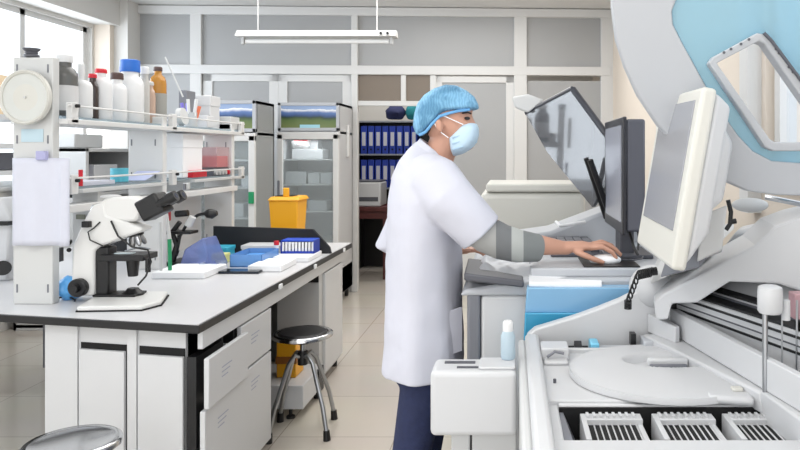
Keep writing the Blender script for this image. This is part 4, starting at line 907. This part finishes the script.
# head profile inflated
def inflate(mb, outline, cen, wid, n=10, yc=0, power=1.0, flat=1.0):
    cen = Vector((cen[0], cen[1])); rings = []
    for j in range(-n, n+1):
        a = j/n*pi/2*.97; s = cos(a)**power; y = sin(a)*wid
        rings.append([Q(cen.x+(x-cen.x)*s, cen.y+(yy-cen.y)*s, yc+y) for x, yy in outline])
    mb.loft(rings); return mb
head_o = [(470, 100), (472.5, 108), (471.5, 114), (472.5, 118), (478, 128), (474.5, 131), (475, 135), (474, 138), (475, 142), (472, 149), (463, 152), (452, 148), (444, 142), (432, 140), (424, 132), (419, 120), (418, 106), (424, 94), (436, 88), (450, 87), (462, 92)]
inflate(bb, head_o, (447, 118), .078)
bb.ell(Q(440.5, 126, -.084), .013, .011, .026, Matrix.Rotation(R(-12), 3, 'Y'))
bb.ell(Q(440.5, 126, .084), .013, .011, .026, Matrix.Rotation(R(-12), 3, 'Y'))
# legs
for s, kx, ax in ((-1, 412, 408), (1, 420, 424)):
    limb(bb, [Q(427, 350, s*.085), Q(425, 385, s*.095), Q(kx+3, 440, s*.10), Q(kx-5, 490, s*.10), Q(ax-9, 540, s*.10), Q(ax-9, 562, s*.10)], [.072, .060, .048, .048, .034, .034])
    limb(bb, [Q(ax-16, 571, s*.10), Q(ax, 571, s*.105), Q(ax+22, 573, s*.11), Q(ax+44, 575, s*.115)], [(.03, .034), (.035, .04), (.022, .042), (.014, .03)])
# right arm (towards camera side)
SH = Q(440, 182, -.17); EL = Q(503, 236, -.17); WR = Q(560, 246, -.08)
limb(bb, [Q(432, 172, -.10), SH, SH.lerp(EL, .5), EL, EL.lerp(WR, .4), WR, Q(568, 247, -.07)], [.055, .058, .048, .042, .040, (.024, .029), (.022, .030)])
PC = Q(580, 247, -.065)
limb(bb, [WR, Q(570, 245.5, -.07), Q(582, 245, -.062), Q(591, 246, -.055)], [(.022, .028), (.019, .034), (.017, .040), (.013, .038)])
def finger(p, q, r_, s, rad):
    limb(bb, [p, q, r_, s], [rad*1.05, rad, rad*.9, rad*.7], 12)
finger(Q(588, 246, -.085), Q(601, 245, -.088), Q(610, 250, -.088), Q(615, 257, -.086), .0095)
finger(Q(589, 245, -.062), Q(604, 243, -.06), Q(614, 248, -.058), Q(621, 255, -.056), .0095)
finger(Q(589, 245, -.038), Q(602, 242, -.032), Q(612, 246, -.028), Q(618, 252, -.026), .009)
finger(Q(587, 246, -.018), Q(598, 244, -.008), Q(606, 247, -.002), Q(612, 251, .002), .0078)
finger(Q(574, 249, -.095), Q(584, 253, -.110), Q(594, 257, -.110), Q(602, 260, -.104), .0105)
# left arm, elbow behind the back, hand on the machine front
SL = Q(436, 182, .18); LE = Q(376, 253, .24); LW = Q(440, 262, .30)
limb(bb, [Q(430, 174, .10), SL, SL.lerp(LE, .5), LE, LE.lerp(LW, .45), LW, Q(452, 263, .30), Q(462, 264, .30)], [.055, .056, .046, .040, .038, (.024, .028), (.02, .036), (.014, .034)])
for k in range(4):
    y = .275+.018*k; limb(bb, [Q(460, 264, y), Q(470, 263, y), Q(478, 266, y), Q(482, 271, y)], [.009, .009, .008, .006], 10)
limb(bb, [Q(448, 264, .27), Q(456, 262, .25), Q(466, 262, .245)], [.011, .01, .007], 10)
body = remesh(obj('body', bb, skin, pe), .0045, 3)
# hair under the cap: dark fringe at nape and temple
hr = MB(); inflate(hr, [(419, 118), (424, 110), (450, 106), (455, 113), (450, 121), (446, 116), (440, 115), (434, 123), (431, 132), (426, 136), (421, 131)], (432, 122), .081)
remesh(obj('hair', hr, mat('black_hair', (28, 24, 24), .6, bump=.4, bscale=200), pe), .004, 2)
# cap
cp = MB()
cap_o = [(478, 104), (478.5, 108), (470, 110.5), (459, 111.5), (450, 113), (441, 116.5), (433, 124), (427, 131), (420, 136), (414.5, 134), (411.5, 126), (412.5, 114), (416, 103), (423, 94), (433, 87.5), (445, 83.5), (456, 84.5), (466, 89.5), (474, 96)]
inflate(cp, cap_o, (444, 108), .098, n=12, power=.8)
co_ = remesh(obj('cap', cp, None, pe), .0045, 3)
cm = bpy.data.materials.new('cap_fabric'); cm.use_nodes = True; n = cm.node_tree.nodes; L = cm.node_tree.links; b = n['Principled BSDF']
b.inputs['Roughness'].default_value = .75; tc = n.new('ShaderNodeTexCoord'); wv = n.new('ShaderNodeTexWave'); wv.wave_type = 'BANDS'; wv.bands_direction = 'X'
wv.inputs['Scale'].default_value = 30; wv.inputs['Distortion'].default_value = 9; wv.inputs['Detail'].default_value = 2; L.new(tc.outputs['Object'], wv.inputs['Vector'])
r_ = n.new('ShaderNodeMix'); r_.data_type = 'RGBA'; r_.inputs[6].default_value = lin((118, 172, 208)); r_.inputs[7].default_value = lin((140, 192, 224)); L.new(wv.outputs['Fac'], r_.inputs[0]); n2 = n.new('ShaderNodeTexNoise'); n2.inputs['Scale'].default_value = 16; L.new(tc.outputs['Object'], n2.inputs['Vector']); r2 = n.new('ShaderNodeMix'); r2.data_type = 'RGBA'; r2.blend_type = 'MULTIPLY'; r2.inputs[7].default_value = lin((176, 196, 205)); L.new(r_.outputs[2], r2.inputs[6])
rp = n.new('ShaderNodeMapRange'); rp.inputs[1].default_value = .42; rp.inputs[2].default_value = .62; L.new(n2.outputs['Fac'], rp.inputs[0]); L.new(rp.outputs[0], r2.inputs[0]); L.new(r2.outputs[2], b.inputs['Base Color'])
bp = n.new('ShaderNodeBump'); bp.inputs['Strength'].default_value = .3; bp.inputs['Distance'].default_value = .003; L.new(wv.outputs['Fac'], bp.inputs['Height']); L.new(bp.outputs[0], b.inputs['Normal'])
co_.data.materials.append(cm)
obj('cap_band', MB().tube([Q(470, 110, -.062), Q(459, 111.5, -.079), Q(450, 114, -.086), Q(441, 117, -.090), Q(433, 125, -.085), Q(427, 132, -.072), Q(420, 135, -.05)], .005), mat('cap_elastic', (110, 172, 222), .7), pe)
# mask
mk = MB(); mask_o = [(464, 122.5), (471, 121.5), (476.5, 123.5), (478.3, 128), (478.3, 135), (476.3, 142), (471.5, 148.5), (462, 154), (452.5, 156.5), (450, 150), (448.5, 138), (456, 130)]
inflate(mk, mask_o, (458, 139), .083, n=12, power=.42)
mo_ = remesh(obj('face_mask', mk, mat('mask_blue', (196, 220, 236), .7), pe), .004, 3)
for k in range(3):
    y = 130+6*k
    obj('pleat', MB().tube([Q(477.5-k*.6, y, -.02), Q(474-k*.8, y+1, -.05), Q(463, y+5, -.079), Q(453, y+8, -.086)], .0026, 6), mat('mask_fold', (176, 204, 224), .7), mo_)
obj('ear_loop', MB().tube([Q(464, 125, -.076), Q(455, 121, -.083), Q(446, 117, -.087), Q(440, 116, -.088)], .0018, 6).tube([Q(449.5, 138, -.084), Q(444, 134, -.084), Q(439, 130, -.086), Q(436, 124, -.086)], .0018, 6), M_foam, mo_)
obj('eye', MB().ell(Q(467.5, 118.5, -.055), .010, .009, .006), M_black, pe)
obj('eyebrow', MB().tube([Q(463, 113.5, -.066), Q(468, 112.5, -.056), Q(471, 113.5, -.040)], .003, 6), MATS['black_hair'], pe)
# coat
ct = MB()
rows = [(433, 151, .050, .058), (431.5, 156, .060, .068), (429.5, 163, .078, .105), (427, 172, .098, .165), (425, 183, .118, .20), (424.5, 200, .128, .215), (424, 222, .130, .215), (423.5, 250, .129, .21), (423, 285, .130, .205), (422.5, 315, .132, .213), (422.5, 340, .134, .220), (422, 364, .137, .228), (422, 369, .137, .229)]
rr = []
for x, y, rx, ry in rows:
    tilt = min(1, max(0, (190-y)/34.))
    rg = ring(Q(x, y), rx, ry, 40)
    for p in rg: p.z -= (p.x-Q(x, y).x)*.8*tilt if tilt else 0
    for i, p in enumerate(rg):
        k = max(0, (y-230)/150.); a = 2*pi*i/40
        f = 1+.035*k*sin(a*7+.6)+.012*sin(a*3+y*.03); c = Q(x, y); p.x = c.x+(p.x-c.x)*f; p.y = c.y+(p.y-c.y)*f
    rr.append(rg)
ct.loft(rr)
ct.box(.0, .0001, DP, DP+.0001, 1.2, 1.2001) if False else None
limb(ct, [Q(428, 172, -.08), Q(438, 180, -.155), Q(452, 196, -.185), Q(468, 213, -.185), Q(483, 229, -.18)], [(.07, .07), (.088, .082), (.086, .082), (.080, .078), (.078, .078)], 26)
limb(ct, [Q(428, 172, .08), Q(432, 182, .16), Q(412, 208, .21), Q(388, 234, .24), Q(376, 252, .245), Q(396, 264, .27), Q(420, 266, .29)], [(.07, .07), (.082, .08), (.072, .07), (.064, .062), (.060, .06), (.055, .055), (.050, .05)], 26)
white = mat('coat_cotton', (204, 205, 216), .85, bump=.25, bscale=6)
coat = obj('lab_coat', ct, white, pe); remesh(coat, .0065, 4)
tx = bpy.data.textures.new('folds', 'CLOUDS'); tx.noise_scale = .16
dm = coat.modifiers.new('d', 'DISPLACE'); dm.texture = tx; dm.strength = .014; dm.mid_level = .5
obj('collar', MB().loft([ring(Q(431, 157), .074, .068, 32, (.8, 0, 1)), ring(Q(433.5, 150), .066, .061, 32, (.8, 0, 1)), ring(Q(434, 149.5), .061, .056, 32, (.8, 0, 1)), ring(Q(431, 156), .068, .060, 32, (.8, 0, 1))], caps=False), white, pe)
obj('coat_pocket', MB().hexa([Q(447, 305, -.15), Q(462, 303, -.10), Q(462, 345, -.10), Q(447, 348, -.15)], [Q(447, 305, -.156), Q(463.5, 303, -.106), Q(463.5, 345, -.106), Q(447, 348, -.156)]), white, pe)
# striped shirt sleeve below coat sleeve
sv = MB(); limb(sv, [Q(474, 219, -.18), Q(488, 230, -.175), Q(502, 237, -.168), Q(518, 242, -.145), Q(537, 245, -.112)], [(.058, .06), (.060, .06), (.058, .057), (.054, .053), (.046, .047)], 28)
stm = bpy.data.materials.new('striped_sleeve'); stm.use_nodes = True; n = stm.node_tree.nodes; L = stm.node_tree.links; b = n['Principled BSDF']; b.inputs['Roughness'].default_value = .85
tc = n.new('ShaderNodeTexCoord'); sp = n.new('ShaderNodeSeparateXYZ'); L.new(tc.outputs['Generated'], sp.inputs[0])
cr = n.new('ShaderNodeValToRGB'); cr.color_ramp.interpolation = 'CONSTANT'
el = cr.color_ramp.elements; el[0].position = 0; el[0].color = lin((168, 168, 166)); el[1].position = .42; el[1].color = lin((118, 120, 122))
for p_, c_ in ((.60, (178, 181, 178)), (.74, (126, 130, 130))): e = el.new(p_); e.color = lin(c_)
L.new(sp.outputs['X'], cr.inputs[0]); L.new(cr.outputs[0], b.inputs['Base Color'])
obj('sleeve', sv, stm, pe, angle=80)
# jeans
jn = MB()
limb(jn, [Q(424, 330), Q(423, 365), Q(422, 380)], [(.11, .16), (.115, .17), (.10, .16)])
for s, kx, ax in ((-1, 412, 406), (1, 420, 424)):
    limb(jn, [Q(426, 340, s*.085), Q(425, 385, s*.095), Q(kx+3, 440, s*.10), Q(kx-5, 490, s*.10), Q(ax-9, 540, s*.10), Q(ax-9, 560, s*.10)], [(.092, .092), (.078, .085), (.066, .07), (.062, .066), (.055, .058), (.057, .06)])
remesh(obj('jeans', jn, mat('denim', (36, 44, 78), .85, noise_amt=.3, scale=40, bump=.6, bscale=14), pe), .008, 4)
for s, ax in ((-1, 406), (1, 424)):
    sb = MB(); limb(sb, [Q(ax-20, 568, s*.10), Q(ax-6, 567, s*.10), Q(ax+20, 570, s*.105), Q(ax+44, 573, s*.11), Q(ax+54, 575, s*.112)], [(.034, .036), (.045, .044), (.034, .048), (.026, .045), (.016, .03)])
    for v in sb.b.verts: v.co.z = max(v.co.z, .0)
    obj('shoe', sb, M_black, pe)
